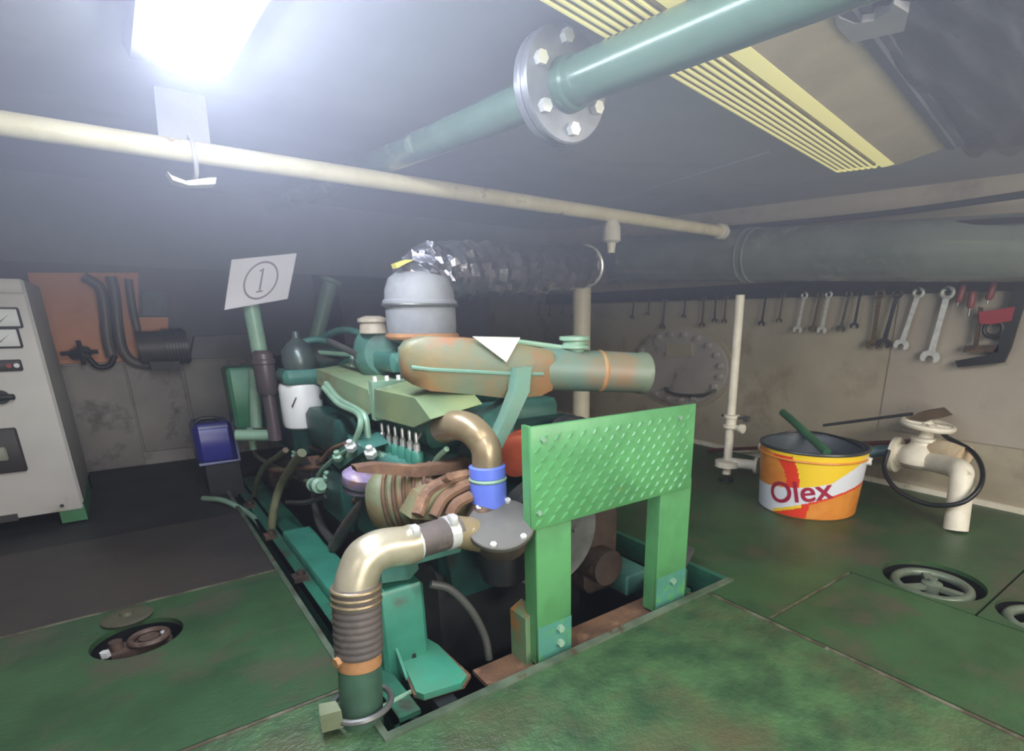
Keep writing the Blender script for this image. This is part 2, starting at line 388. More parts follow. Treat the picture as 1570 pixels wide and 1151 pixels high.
# deck girder across the far end and the locker front below it on the left
struct(MB().prism([(-1.7, YL+.02, .93), (-1.7, YL+.1, .93), (-1.7, YL+.1, 1.3), (-1.7, YL+.02, 1.3)], (XW+1.7, 0, 0)), 'trim_1', beam_m)
lk = struct(MB().box((-1.7, YL, -.3), (.62, YL+.3, .5)), 'trim_2', wall_back_m)
part(MB().box((-1.7, YL+.03, .5), (.9, YL+.09, .94)), 'bulkhead_panel', tank_m, lk)
for x0, x1, m, zb in ((PY(88, 560, YL).x, PY(190, 560, YL).x-.002, wall_back_m, .0), (PY(192, 560, YL).x, PY(276, 560, YL).x-.002, wall_back_m, .06), (PY(280, 560, YL).x, PY(350, 560, YL).x, mat('locker_pale', '9c988f', '8d8a83', .6, 0, 3), .04)):
    part(MB().bbox((x0, YL-.018, zb), (x1, YL, .49), .003), 'locker_panel', m, lk)
part(MB().bbox((-.35, YL-.03, .49), (.62, YL+.02, .5), .003), 'ledge', wall_back_m, lk)
# ================================================================== LIGHT FITTINGS
def prof_light(name, p0, p1, wdir, half, base_half, label, m, ribs=0, off_b=.02, dz=.05, round_end=False):
    pass
# lit lamp: long diffuser under a housing, running away from the camera on the left
c0 = PC(350, -420, .055); 
e0 = PC(310, 125, .05)
xl, xr = PC(236, 60, .05).x, PC(377, 50, .05).x
xc = (xl+xr)/2; hw = (xr-xl)/2
lx = thing('ceiling_lamp', (xc, .7, ceilz(.7)), 'switched-on white ceiling lamp glowing at upper left', 'lamp')
y1 = e0.y; y0 = -.05
mb = MB(); bh = hw*1.55
sec = [(-bh, 0), (bh, 0), (bh*.92, -.022), (-bh*.92, -.022)]
mb.hexa([V(xc+bh*1, y0, ceilz(y0)), V(xc-bh, y0, ceilz(y0)), V(xc-bh, y1+.05, ceilz(y1+.05)), V(xc+bh, y1+.05, ceilz(y1+.05)),
         V(xc+bh*.9, y0, ceilz(y0)-.024), V(xc-bh*.9, y0, ceilz(y0)-.024), V(xc-bh*.9, y1+.04, ceilz(y1)-.024), V(xc+bh*.9, y1+.04, ceilz(y1)-.024)])
part(mb, 'housing', lamp_base, lx)
mb = MB(); n = 12; secs = []
ys = [y0+.01, y0+.03]+[y0+.03+(y1-.06-y0-.03)*i/8 for i in range(1, 9)]+[y1-.03, y1-.012, y1]
for y in ys:
    t = max(0, 1-(y1-y)/.06) if y > y1-.06 else 0
    k = math.sqrt(max(0, 1-t*t*.75))
    secs.append([V(xc+hw*k*math.cos(PI*i/n), y, ceilz(y)-.022-.034*(.35+.65*k)*math.sin(PI*i/n)**.6) for i in range(n+1)])
vs = sum(secs, []); fs = []
for j in range(len(secs)-1):
    for i in range(n): fs.append((j*(n+1)+i, j*(n+1)+i+1, (j+1)*(n+1)+i+1, (j+1)*(n+1)+i))
fs += [tuple(range(n+1)), tuple(range((len(secs)-1)*(n+1), len(secs)*(n+1)))]
part(MB().add(vs, fs), 'diffuser', lamp_glow, lx, 'glowing white diffuser')
# yellowed lamp on the right, ribbed prismatic diffuser
A0, A1 = PC(820, 0, .06), PC(1282, 266, .06)
B0, B1 = PC(1068, 83, .06), PC(1370, 262, .06)
C1 = PC(1447, 214, .022)
d = (A1-A0); d.z = 0; d.normalize(); nrm = V(d.y, -d.x, 0)       # nrm points to the near side
wrib = (B0-A0).dot(nrm)*.5+(B1-A1).dot(nrm)*.5
wsl = (C1-A1).dot(nrm)
A_end = A1; L0 = -1.45
ly = thing('ceiling_lamp', (A1.x-d.x*.6, A1.y-d.y*.6, ceilz(A1.y)), 'yellowed ceiling lamp with ribbed diffuser beside the green pipe', 'lamp')
def LP(s, wv, off):
    q = A_end+d*s+nrm*wv; return V(q.x, q.y, ceilz(q.y)-off)
def extr(profile, s0, s1, mb):
    n = len(profile)
    vs = [LP(s0, a, b) for a, b in profile]+[LP(s1, a, b) for a, b in profile]
    return mb.add(vs, [tuple(range(n-1, -1, -1)), tuple(range(n, 2*n))]+[(i, (i+1) % n, n+(i+1) % n, n+i) for i in range(n)])
part(extr([(-.03, 0), (wsl+.035, 0), (wsl+.03, .02), (-.02, .02)], L0-.02, .035, MB()), 'housing', lamp_trim, ly)
prof = [(-.012, .02)]
nr = 7
for i in range(nr):
    a = wrib*i/nr; st = wrib/nr
    prof += [(a+st*.06, .050), (a+st*.3, .060), (a+st*.62, .0605), (a+st*.94, .050)]
prof += [(wrib+.012, .06), (wrib+.03, .058), (wrib+.045, .055), (wrib+.045, .02)]
side_prof = [(wrib+.045, .02), (wrib+.045, .0545), (wrib+.06, .05), (wsl, .022), (wsl, .02)]
mb = extr(prof, L0, -.015, MB())
# rounded far end
n = len(prof); k0 = len(mb.v)
R_ = [[LP(s, (a-wsl/2)*k+wsl/2, .02+(b-.02)*kk) for a, b in prof] for s, k, kk in ((-.015, 1, 1), (.002, .985, .93), (.014, .955, .7), (.02, .93, .3), (.021, .93, .0))]
vs = sum(R_, []); fs = []
for j in range(4):
    for i in range(n): fs.append((j*n+i, j*n+(i+1) % n, (j+1)*n+(i+1) % n, (j+1)*n+i))
mb.add(vs, fs)
part(mb, 'diffuser', lamp_yellow, ly, 'yellowed ribbed plastic diffuser', ang=15)
part(extr(side_prof, L0, .012, MB()), 'side_panel', mat('lamp_side_yellowed', 'b8a888', 'a89a78', .4, 0, 5, .4, .6, 'b08a50', 6, .58, .7), ly, 'dull beige side of the lamp')
for i in range(1, nr+1):  # dark strips: dirt lines plus the groove shade that the glow washes out
    a_ = wrib*i/nr; part(extr([(a_-.0036, .048), (a_+.0036, .048), (a_+.003, .0588), (a_-.003, .0588)], L0, -.04, MB()), 'dirty_shaded_groove', mat('diffuser_dirt_shade', 'a2945c', '857848', .6, 0, 20), ly)
part(extr([(wsl-.004, .012), (wsl+.016, .012), (wsl+.016, .03), (wsl-.004, .028)], L0, .02, MB()), 'clip_rail', lamp_trim, ly)
# grey hanger plate and U bolt that carry the white pipe
wy = 1.74; wz = 1.08
hp = thing('pipe_hanger', (PY(283, 228, wy).x, wy, wz), 'grey hanger plate with U-bolt and white foot clamping the white pipe', 'hanger')
pa, pb = PY(240, 150, wy+.02), PY(316, 150, wy+.02)
q1, q2 = PY(245, 228, wy+.02), PY(325, 232, wy+.02)
top = ceilz(wy)
part(MB().prism([V(q1.x, wy+.035, q1.z-.01), V(q2.x, wy+.035, q1.z-.01), V(pb.x, wy+.035, top), V(pa.x, wy+.035, top)], (0, .008, 0)), 'hanger_plate', plate_grey, hp)
ux = PY(295, 235, wy).x
part(MB().tube([V(ux, wy+.034, wz+.034), V(ux, wy, wz+.036), V(ux, wy-.033, wz+.012), V(ux, wy-.034, wz-.02), V(ux, wy-.01, wz-.045), V(ux, wy+.03, wz-.05)], .005, 8), 'u_bolt', chrome, hp)
f1 = [PY(x, y, wy-.01) for x, y in ((256, 262), (262, 268), (285, 277), (322, 272), (332, 272), (330, 282), (290, 284), (265, 276))]
part(MB().prism(f1, (0, .05, 0)), 'clamp_foot', white_paint, hp)
# white pipe across the room under the ceiling
wp = thing('water_pipe', (.9, wy, wz), 'cream painted thin pipe crossing the room under the ceiling', 'pipe')
part(MB().cyl((-1.7, wy, wz+.003), (PY(1112, 347, wy).x, wy-.005, wz), .024, n=20), 'pipe', white_pipe_m, wp)
t1 = PY(938, 345, wy)
part(MB().lathe([(.022, 0), (.026, -.02), (.034, -.035), (.036, -.085), (.03, -.09), (.018, -.094), (.014, -.13)], (t1.x, wy, wz-.005), n=20), 'tee_outlet', white_paint, wp)
part(MB().lathe([(.03, -.02), (.034, -.015), (.034, .015), (.03, .02)], (PY(1105, 347, wy).x, wy-.005, wz), (1, 0, 0), 16), 'coupling', white_paint, wp)
# green ceiling pipe with bolted flanges
gq0, gq1 = CAM+ray(1040, 60)*.76, CAM+ray(580, 250)*1.66
gp0 = gq0+(gq0-gq1)*1.3; gp1 = gq1+(gq1-gq0)*1.35
def gpt(y): t = (y-gp0.y)/(gp1.y-gp0.y); return gp0+(gp1-gp0)*t
gdir = (gp1-gp0).normalized()
fy = PC(842, 122, .09).y
gp = thing('ceiling_pipe', gpt(fy), 'thick grey-green pipe with bolted flange joint hanging under the ceiling', 'pipe')
part(MB().cyl(gp0, gpt(fy), .036, n=28), 'pipe', pipe_green, gp)
part(MB().cyl(gpt(fy), gp1, .034, n=28), 'pipe', pipe_green, gp)
for s in (-1, 1):
    o_ = gpt(fy)+gdir*(s*.0105)
    part(MB().lathe([(.03, -.009), (.085, -.009), (.088, -.006), (.088, .006), (.085, .009), (.03, .009)], o_, gdir, 40), 'flange', flange_m, gp)
part(MB().lathe([(.032, -.05), (.041, -.042), (.043, -.02)], gpt(fy), gdir, 28), 'weld_neck', pipe_green, gp)
a, u, v_ = frame(gdir)
for i in range(6):
    t = 2*PI*(i+.35)/6; o_ = gpt(fy)+(u*math.cos(t)+v_*math.sin(t))*.066
    part(MB().cyl(o_-gdir*.03, o_+gdir*.03, .006, n=8).cyl(o_-gdir*.034, o_-gdir*.02, .011, n=6).cyl(o_+gdir*.02, o_+gdir*.032, .011, n=6), 'flange_bolt', chrome, gp)
# saddle bracket on the ceiling top right
br = [PC(x, y, .03) for x, y in ((1280, 18), (1288, 28), (1310, 36), (1340, 32), (1362, 18), (1370, 6), (1393, 20), (1386, 48), (1306, 66), (1282, 40))]
solo(MB().prism(br, (0, 0, .03)).prism([PC(x, y, .03) for x, y in ((1290, -8), (1345, -12), (1340, 2), (1305, 8))], (0, 0, .03)), 'saddle_bracket', plate_grey, br[3], 'pale grey crescent-shaped saddle bracket on the ceiling beside the black sheet', 'bracket')
# wrinkled black sheet against the ceiling
nx, ny = 26, 18
edge = [((1250, 10), (1560, -60)), ((1352, 110), (1640, 20)), ((1458, 198), (1700, 130)), ((1480, 236), (1720, 230))]
vs = []; fs = []
for j in range(ny):
    fj = j/(ny-1)*3; k = min(int(fj), 2); t = fj-k
    ax_ = [edge[k][0][i]*(1-t)+edge[k+1][0][i]*t for i in (0, 1)]; bx_ = [edge[k][1][i]*(1-t)+edge[k+1][1][i]*t for i in (0, 1)]
    for i in range(nx):
        s_ = i/(nx-1); x = ax_[0]*(1-s_)+bx_[0]*s_; y = ax_[1]*(1-s_)+bx_[1]*s_
        if j == ny-1: y += 7*math.sin(i*1.1)
        off = .012+.012*math.sin(i*.9+j*.4)*math.sin(j*.7+.5)+.008*random.random()
        if i in (0, nx-1) or j in (0, ny-1): off = .004
        vs.append(PC(x, y, max(off, .003)))
for j in range(ny-1):
    for i in range(nx-1): fs.append((j*nx+i, j*nx+i+1, (j+1)*nx+i+1, (j+1)*nx+i))
sh = solo(MB().add(vs, fs), 'plastic_sheet', sheet_m, vs[200], 'wrinkled black plastic sheet fixed against the ceiling at upper right', 'sheet', ang=60)
so = sh.modifiers.new('thickness', 'SOLIDIFY'); so.thickness = .002
# ================================================================== RIGHT WALL
def dz(y): return .886+.056*y          # duct axis
dx = 2.385
du = thing('exhaust_duct', (dx, 1.2, dz(1.2)), 'big dark green-grey exhaust duct along the right wall above the tools', 'duct')
part(MB().tube([V(dx, -1.4, dz(-1.4)), V(dx, .4, dz(.4)), V(dx, 1.5, dz(1.5)), V(dx, 2.55, dz(2.55))], lambda f: .098+.022*f, 28, 8), 'pipe', duct_m, du)
for y in (1.62, 1.66):
    part(MB().torus((dx, y, dz(y)), (0, 1, .05), .115, .006, 32, 8), 'band_clamp', duct_m, du)
part(MB().lathe([(.118, -.03), (.128, -.03), (.128, .03), (.118, .03)], (dx, 2.5, dz(2.5)), (0, 1, .05), 32), 'end_collar', steel_grey, du)
for y in (.4, 2.2):
    part(MB().box((dx+.05, y-.02, dz(y)-.02), (XW-.003, y+.02, dz(y)+.02)), 'wall_bracket', steel_grey, du)
# foil wrapped hose from air filter to duct
fp = [PY(646, 452, 1.5), PY(648, 430, 1.51), PY(670, 418, 1.55), PY(720, 415, 1.66), PY(790, 414, 1.86), PY(850, 412, 2.1), PY(895, 408, 2.36), PY(925, 404, 2.56)]
cp = catmull(fp, 14); m_ = len(cp); vs = []; nn = 28; u = None; fs = []
for i, p in enumerate(cp):
    t = (cp[min(i+1, m_-1)]-cp[max(i-1, 0)]).normalized()
    if u is None: u = t.orthogonal().normalized()
    u = (u-t*u.dot(t)).normalized(); w_ = t.cross(u)
    for k in range(nn):
        a_ = 2*PI*k/nn; r = .066+.036*i/m_+.006*math.sin(i*1.25)+random.uniform(-.008, .008)
        vs.append(p+(u*math.cos(a_)+w_*math.sin(a_))*r)
for j in range(m_-1):
    for k in range(nn): fs.append((j*nn+k, j*nn+(k+1) % nn, (j+1)*nn+(k+1) % nn, (j+1)*nn+k))
fs += [tuple(range(nn)), tuple(range((m_-1)*nn, m_*nn))]
fd = thing('foil_duct', fp[1], 'crumpled foil-wrapped hose from the air filter to the wall duct', 'duct')
part(MB().add(vs, fs), 'foil_wrap', foil, fd, ang=22)
part(MB().torus(fp[6], fp[6]-fp[5], .1, .009, 30, 8), 'hose_clamp', chrome, fd)
yt = PY(622, 403, 1.5)
part(MB().prism([PY(x, y, 1.46) for x, y in ((606, 404), (622, 398), (635, 398), (622, 404), (609, 411))], (0, .03, 0)), 'yellow_tag', mat('yellow_tape', 'e6d860', None, .4), fd, 'bright yellow tape tag')
# white vertical stub behind the heat exchanger
solo(MB().lathe([(.066, 0), (.066, .02), (.055, .022), (.055, .93), (.062, .935), (.062, .96)], (2.2, 2.66, 0), n=24), 'standpipe', mat('standpipe_cream', 'eee4c8', 'e2d8bc', .5, 0, 8), (2.2, 2.66, 0), 'thick white standpipe behind the rusty heat exchanger', 'pipe')
# cables over the duct
for k, (pts, r) in enumerate(([(1098, 350, 2.45), (1250, 338, 2.42), (1400, 322, 2.36), (1580, 296, 2.3)], .012), ([(1098, 356, 2.45), (1250, 352, 2.43), (1400, 345, 2.36), (1580, 334, 2.27)], .010)) if False else enumerate((([(1090, 352, 2.47), (1250, 338, 2.44), (1400, 322, 2.4), (1585, 296, 2.34)], .012), ([(1090, 357, 2.46), (1250, 352, 2.42), (1400, 346, 2.36), (1585, 336, 2.27)], .010))):
    P_ = [PX(x, y, X) for x, y, X in pts]
    solo(MB().tube(P_, r, 10), 'power_cable', black_gloss, P_[1], ('upper' if k == 0 else 'lower')+' black cable sagging along the wall above the big duct', 'cable')
# thin white riser with unions in front of the wall
rx, ry = PZ(1113, 736, 0).x, PZ(1113, 736, 0).y
rs = thing('riser_pipe', (rx, ry, 0), 'thin white vertical pipe with flanged unions against the right wall', 'pipe')
part(MB().cyl((rx, ry, .03), (rx, ry+.01, PX(1137, 452, rx).z), .019, n=16), 'pipe', white_paint, rs)
zu = PX(1118, 645, rx).z; zf = PX(1115, 708, rx).z
part(MB().lathe([(.02, -.03), (.034, -.028), (.034, -.016), (.024, -.014), (.024, .014), (.034, .016), (.034, .028), (.02, .03)], (rx, ry, zu), n=20), 'union', white_paint, rs)
part(MB().cyl((rx, ry, zu+.02), (rx, ry-.075, zu+.02), .006, n=10).cyl((rx, ry+.05, zu+.02), (rx, ry, zu+.02), .006, n=10).box((rx-.01, ry-.085, zu+.008), (rx+.01, ry-.065, zu+.032)), 'valve_lever', steel_grey, rs)
part(MB().cyl((rx, ry, zu-.025), (rx, ry-.055, zu-.025), .013, n=12).cyl((rx, ry-.05, zu-.025), (rx, ry-.065, zu-.025), .02, n=12), 'drain_cock', white_paint, rs)
part(MB().lathe([(.02, -.02), (.055, -.018), (.055, .006), (.03, .01), (.02, .012)], (rx, ry, zf), n=24), 'base_flange', white_paint, rs)
part(MB().cyl((rx, ry, zf), (rx+.05, ry-.12, zf), .022, n=16).cyl((rx+.045, ry-.108, zf), (rx+.05, ry-.12, zf), .036, n=20), 'side_branch', white_paint, rs)
part(MB().cyl((rx, ry, 0), (rx, ry, .008), .032, n=20), 'foot', dark_iron, rs)
# oval manhole cover on the wall
mc = thing('manhole_cover', (XW, 2.16, .43), 'grey oval bolted manhole cover on the right wall', 'manhole cover')
def oval(ry_, rz_, x, n=48): return [V(x, 2.16+ry_*math.cos(2*PI*i/n), .425+rz_*math.sin(2*PI*i/n)) for i in range(n)]
cover_m = mat('manhole_paint', 'a39c95', '958e87', .5, 0, 3, .4, .62, '75706b', 8, .6, .72)
part(MB().prism(oval(.37, .235, XW), (-.01, 0, 0)), 'seat_ring', wall_m, mc)
part(MB().prism(oval(.345, .212, XW-.008), (-.014, 0, 0)), 'cover_plate', cover_m, mc)
nb = 20
for i in range(nb):
    t = 2*PI*(i+.5)/nb
    part(MB().cyl((XW-.02, 2.16+.315*math.cos(t), .425+.185*math.sin(t)), (XW-.045, 2.16+.315*math.cos(t), .425+.185*math.sin(t)), .014, n=6), 'cover_bolt', cover_m, mc)
hb = [PX(x, y, XW-.05) for x, y in ((1020, 596), (1035, 604), (1075, 606), (1092, 600))]
part(MB().tube([hb[0]+V(.03, 0, 0)]+hb+[hb[-1]+V(.03, 0, 0)], .008, 8), 'grab_handle', steel_grey, mc)
pl = [PX(x, y, XW-.022) for x, y in ((1022, 528), (1062, 526), (1062, 546), (1022, 547))]
part(MB().prism(pl, (-.006, 0, 0)), 'name_plate', wall_m, mc)
# tool rail and tools
tr = thing('tool_rail', (XW-.02, 1.8, .81), 'dark steel rail with hooks for the spanners, deepened upward as the shade under the duct', 'rail')
part(MB().box((XW-.02, .45, .792), (XW, 3.45, .86)), 'bar_with_shade', dark_iron, tr)  # rail made taller to stand in for the shadow band under the duct
def spanner_mesh(name, m):
    # combination spanner hanging from its ring, length 1 (scaled), in the Y-Z plane
    mb = MB(); t = .028
    mb.torus((0, 0, -.07), (1, 0, 0), .062, .026, 20, 8)
    sh_ = [(-.034, -.12), (.034, -.12), (.028, -.5), (.036, -.86), (-.036, -.86), (-.028, -.5)]
    mb.prism([(-t/2*.8, y, z) for y, z in sh_], (t*.8, 0, 0))
    hd = []
    for i in range(13):
        a_ = math.radians(60+240*i/12)+math.radians(30)
        hd.append((.1*math.cos(a_-PI/2+PI/2), -.91+.1*math.sin(a_)))
    hd = [(-.036, -.84), (-.085, -.87), (-.108, -.92), (-.1, -.975), (-.07, -1.0), (-.045, -.985), (-.048, -.945), (-.03, -.915), (.005, -.905), (.035, -.92), (.05, -.955), (.048, -.99), (.078, -.995), (.104, -.965), (.108, -.91), (.085, -.865), (.036, -.84)]
    mb.prism([(-t/2, y, z) for y, z in hd], (t, 0, 0))
    return mb.mesh(name, m)
ME = {'bright': spanner_mesh('spanner', chrome), 'steel': spanner_mesh('spanner', tool_steel), 'dark': spanner_mesh('spanner', tool_dark), 'brown': spanner_mesh('spanner', tool_brown)}
# (bottom px, top px, finish, label)
SP = [
 (969, 488, 973, 'dark', 'short dark spanner hanging first to the right of the white standpipe'),
 (993, 483, 997, 'brown', 'pale brown short spanner hanging above the manhole cover left edge'),
 (1015, 504, 1021, 'steel', 'long grey spanner hanging low over the manhole cover top'),
 (1048, 487, 1052, 'dark', 'short dark spanner hanging above the middle of the manhole cover'),
 (1076, 501, 1080, 'brown', 'brown spanner hanging above the right part of the manhole cover'),
 (1095, 494, 1098, 'dark', 'dark spanner hanging second to the left of the thin white riser'),
 (1110, 495, 1114, 'brown', 'reddish brown spanner hanging directly left of the thin white riser'),
 (1167, 499, 1175, 'dark', 'dark blue-grey spanner hanging first right of the thin white riser'),
 (1194, 494, 1201, 'brown', 'brownish spanner hanging second right of the thin white riser'),
 (1222, 509, 1234, 'bright', 'bright chrome spanner hanging third right of the thin white riser'),
 (1245, 508, 1258, 'brown', 'rusty spanner hanging just left of a bright spanner above the paint pail'),
 (1259, 510, 1271, 'bright', 'bright spanner hanging fourth among those right of the white riser, above the pail'),
 (1288, 508, 1302, 'steel', 'grey spanner of the close pair above the pail, left one'),
 (1309, 503, 1319, 'dark', 'dark spanner of the close pair above the pail, right one'),
 (1337, 534, 1349, 'brown', 'long rusty brown spanner hanging in the middle of the right tool row'),
 (1353, 532, 1376, 'dark', 'dark slanting spanner between the long brown and the long bright ones'),
 (1380, 534, 1408, 'bright', 'long slanting bright spanner, second longest of the row'),
 (1424, 554, 1453, 'bright', 'longest and brightest spanner, nearest to the red and black clamp'),
 (826, 484, 828, 'brown', 'small far brown spanner at the left end of the tool rail'),
 (842, 485, 844, 'dark', 'small far dark spanner second from the left end of the tool rail'),
 (862, 482, 864, 'brown', 'small far brown spanner third from the left end of the tool rail'),
 (878, 488, 880, 'dark', 'far dark spanner fourth from the left end of the tool rail'),
 (891, 486, 893, 'steel', 'far grey spanner just left of the white standpipe')]
for k, (bx, by, tx, fin, lab) in enumerate(SP):
    X = XW-.035-.004*(k % 2)
    b_ = PX(bx, by, X); 
    t_ = PX(tx, 450, X); dd = (t_-b_); slope = dd.y/max(dd.z, .01)
    ztop = .81; L_ = math.hypot(ztop-b_.z, slope*(ztop-b_.z))
    o = bpy.data.objects.new('spanner', ME[fin]); COL.objects.link(o)
    o.location = (X, b_.y+slope*(ztop-b_.z), ztop); LOC[o.name] = o.location.copy()
    o.rotation_euler = (math.atan(slope)*-1, 0, 0); sc = L_/.99; o.scale = (min(sc, .25)*1, max(sc*1.15, .15), sc)
    tag(o, lab, 'spanner', 'spanners hanging on the wall rail')
    hk = part(MB().cyl((XW-.018, o.location.y, .812-.035*sc), (X-.02, o.location.y, .815-.035*sc), .0045, n=8), 'hook', dark_iron, tr)
# black C clamp with red block
cX = XW-.05
ck = thing('c_clamp', PX(1520, 505, cX), 'black C-shaped clamp with a red block hanging at the right end of the tool row', 'clamp')
def flat(pts, m, name, th=.022, X=None, lab=None): return part(MB().prism([PX(x, y, X or cX) for x, y in pts], (th, 0, 0)), name, m, ck, lab)
flat([(1558, 425), (1582, 425), (1548, 535), (1538, 556), (1468, 563), (1464, 553), (1520, 543), (1530, 528)], black, 'frame')
flat([(1476, 540), (1478, 530), (1492, 529), (1500, 470), (1506, 472), (1498, 529), (1532, 529), (1530, 540)], rust_dark, 'screw_bar', .014)
flat([(1500, 478), (1530, 474), (1556, 470), (1550, 492), (1520, 497), (1502, 496)], red_paint, 'red_block', .03, cX-.006)
part(MB().torus(PX(1523, 504, cX+.005), (1, 0, .1), .028, .008, 20, 8), 'handle_ring', black, ck)
for k, (x, y0_, y1_, lab) in enumerate(((1470, 448, 470, 'small red-handled tool hanging right of the longest spanner'), (1488, 446, 484, 'red-brown stubby tool hanging left of the black clamp'), (1516, 446, 466, 'red-handled tool hanging above the red block of the clamp'))):
    p_, q_ = PX(x+4, y0_, cX), PX(x-3, y1_, cX)
    t_ = thing('screwdriver', q_, lab, 'tool')
    part(MB().lathe([(.008, 0), (.013, .01), (.013, .05), (.009, .06)], q_+(p_-q_)*.3, p_-q_, 12), 'handle', mat('handle_red', '7a3832', '682f2a', .5), t_)
    part(MB().cyl(q_, q_+(p_-q_)*.5, .004, n=8), 'shank', tool_steel, t_)
# ================================================================== PAINT PAIL
pc = V(1.985, 1.02, 0); rb, rtp = .174, .190
ph = .0
for i in range(400):      # height of the rim from the photograph
    z = .1+i*.001; q = pc+V(0, 0, z)-CAM
    if CY-FP*q.dot(UP)/q.dot(FWD) < 681: ph = z; break
pail = thing('paint_pail', pc, 'yellow, red and white paint pail standing on the green floor', 'pail')
NA, NH = 220, 70
mb = MB(); vs = []; fs = []
def pr(h): return rb+(rtp-rb)*h
fa = math.atan2(-pc.y, -pc.x)          # angle that faces the camera
for j in range(NH+1):
    h = j/NH
    for i in range(NA):
        t = 2*PI*i/NA; r = pr(h); 
        vs.append(pc+V(r*math.cos(t), r*math.sin(t), .004+h*(ph-.004)))
mats_p = [pail_white, pail_yellow, pail_orange, pail_red]
mi = []
for j in range(NH):
    for i in range(NA):
        fs.append((j*NA+i, j*NA+(i+1) % NA, (j+1)*NA+(i+1) % NA, (j+1)*NA+i))
        da = (2*PI*(i+.5)/NA-fa+PI) % (2*PI)-PI
        s_ = math.sin(da) if abs(da) < PI/2 else math.copysign(2-math.sin(abs(da)), da)   # -1 left .. 1 right
        h = (j+.5)/NH
        lo = .15+.30*(s_+.30) if s_ > -.62 else -.1
        up = .50+.17*s_+.06*s_*s_
        if h > up:
            c_ = 1; dd_ = math.hypot(s_+.95, h-.42)
            if dd_ < .56: c_ = 2
            elif dd_ < .80 and s_ < .05: c_ = 3
            if h > .93 and s_ < -.35 and dd_ > .56: c_ = 1
            if s_ > .45 and h < .60+.62*(s_-.45): c_ = 0
        elif h < lo:
            c_ = 2
            if s_ < .02+.25*h: c_ = 3
            if h > lo-.05 and s_ < -.08: c_ = 1
            elif h > lo-.035: c_ = 3
        else: c_ = 0
        mi.append(c_)
mb.v = vs; mb.f = fs; mb.mi = mi
part(mb, 'printed_wall', mats_p, pail, 'printed side in yellow, orange, red and white')
part(MB().lathe([(rtp-.006, ph), (rtp-.012, ph-.01), (rb-.01, .01), (.001, .008)], pc, n=48, caps=False), 'inner_lining', pail_grey, pail)
part(MB().lathe([(.001, .0), (rb-.004, 0), (rb, .006), (.001, .006)], pc, n=48), 'bottom', pail_orange, pail)
part(MB().torus(pc+V(0, 0, ph), (0, 0, 1), rtp-.001, .006, 60, 8), 'rim', mat('pail_rim', '33373a', None, .35), pail)
part(MB().torus(pc+V(0, 0, ph*.88), (0, 0, 1), pr(.88)+.002, .004, 60, 8), 'bead', pail_orange, pail)
er = V(math.cos(fa+1.35), math.sin(fa+1.35), 0); el = -er
for e_ in (er, el):
    part(MB().cyl(pc+e_*(pr(.85)-.002)+V(0, 0, ph*.85), pc+e_*(pr(.85)+.014)+V(0, 0, ph*.85), .014, n=14), 'handle_ear', white_clean, pail)
hz_ = V(0, 0, ph*.85)
back = V(-math.cos(fa), -math.sin(fa), 0)
hp_ = []
for i in range(17):
    t = PI*i/16; hp_.append(pc+hz_+el*math.cos(t)*(rtp+.012)+(back*.97+V(0, 0, .22))*math.sin(t)*(rtp+.015))
part(MB().tube(hp_, .004, 8, 0), 'wire_handle', black_gloss, pail)
def text_mesh(txt, size):
    cu = bpy.data.curves.new('lettering', 'FONT'); cu.body = txt; cu.size = size; cu.align_x = 'CENTER'; cu.align_y = 'CENTER'; cu.offset = 0.0
    o = bpy.data.objects.new('lettering', cu); COL.objects.link(o)
    bpy.context.view_layer.update()
    me = o.evaluated_get(bpy.context.evaluated_depsgraph_get()).to_mesh()
    vs = [v.co.copy() for v in me.vertices]; fs = [tuple(p.vertices) for p in me.polygons]
    bpy.data.objects.remove(o); bpy.data.curves.remove(cu)
    return vs, fs
tv, tf = text_mesh('Olex', .112)
ca, sa = math.cos(math.radians(13)), math.sin(math.radians(13))
ov = []; tf2 = []
for k_, v in [(k, q) for k in range(4) for q in tv]:
    x, y = v.x*ca-v.y*sa+(k_ % 2)*.0030, v.x*sa+v.y*ca+(k_//2)*.0024
    h = .395*ph+y; r = pr(h/ph)+.0012+k_*.0002; t = fa+(x-.03)/r
    ov.append(pc+V(r*math.cos(t), r*math.sin(t), h))
tf2 = [tuple(i+k*len(tv) for i in f) for k in range(4) for f in tf]
part(MB().add(ov, tf2), 'lettering', pail_letter, pail, 'maroon brand lettering')
# rods and pipes resting on the pail and behind it
p0, p1 = PX(1200, 632, 2.25), PX(1240, 668, 2.1)
solo(MB().tube([p0, (p0+p1)/2+V(0, 0, .002), p1, p1+(p1-p0)*.6], .016, 12), 'green_hose', mat('hose_green', '4a7a58', '3d6a4a', .45), p1, 'short green hose end sticking up out of the paint pail', 'hose')
p0, p1 = PX(1180, 700, 2.38), PX(1400, 678, 2.42)
solo(MB().cyl(PX(1085, 690, 2.42), PX(1405, 676, 2.47), .009, n=12), 'red_rod', mat('rod_red', '6e3c36', '57302b', .5), PX(1300, 680, 2.4), 'long dull red rod lying level behind the paint pail', 'rod')
solo(MB().cyl(PX(1262, 652, 2.28), PX(1400, 634, 2.36), .006, n=10), 'thin_rod', dark_iron, PX(1300, 645, 2.3), 'thin dark rod running up from the pail to the white valve', 'rod')
solo(MB().cyl(PX(1308, 696, 2.36), PX(1380, 688, 2.42), .022, n=14).lathe([(.023, 0), (.028, .004), (.028, .02), (.023, .024)], PX(1312, 695.5, 2.36), PX(1380, 688, 2.42)-PX(1308, 696, 2.36), 14), 'blue_pipe', mat('pipe_blue_grey', '5a7a80', '46626a', .45), PX(1340, 692, 2.4), 'short blue-grey pipe stub between the pail and the white valve', 'pipe')
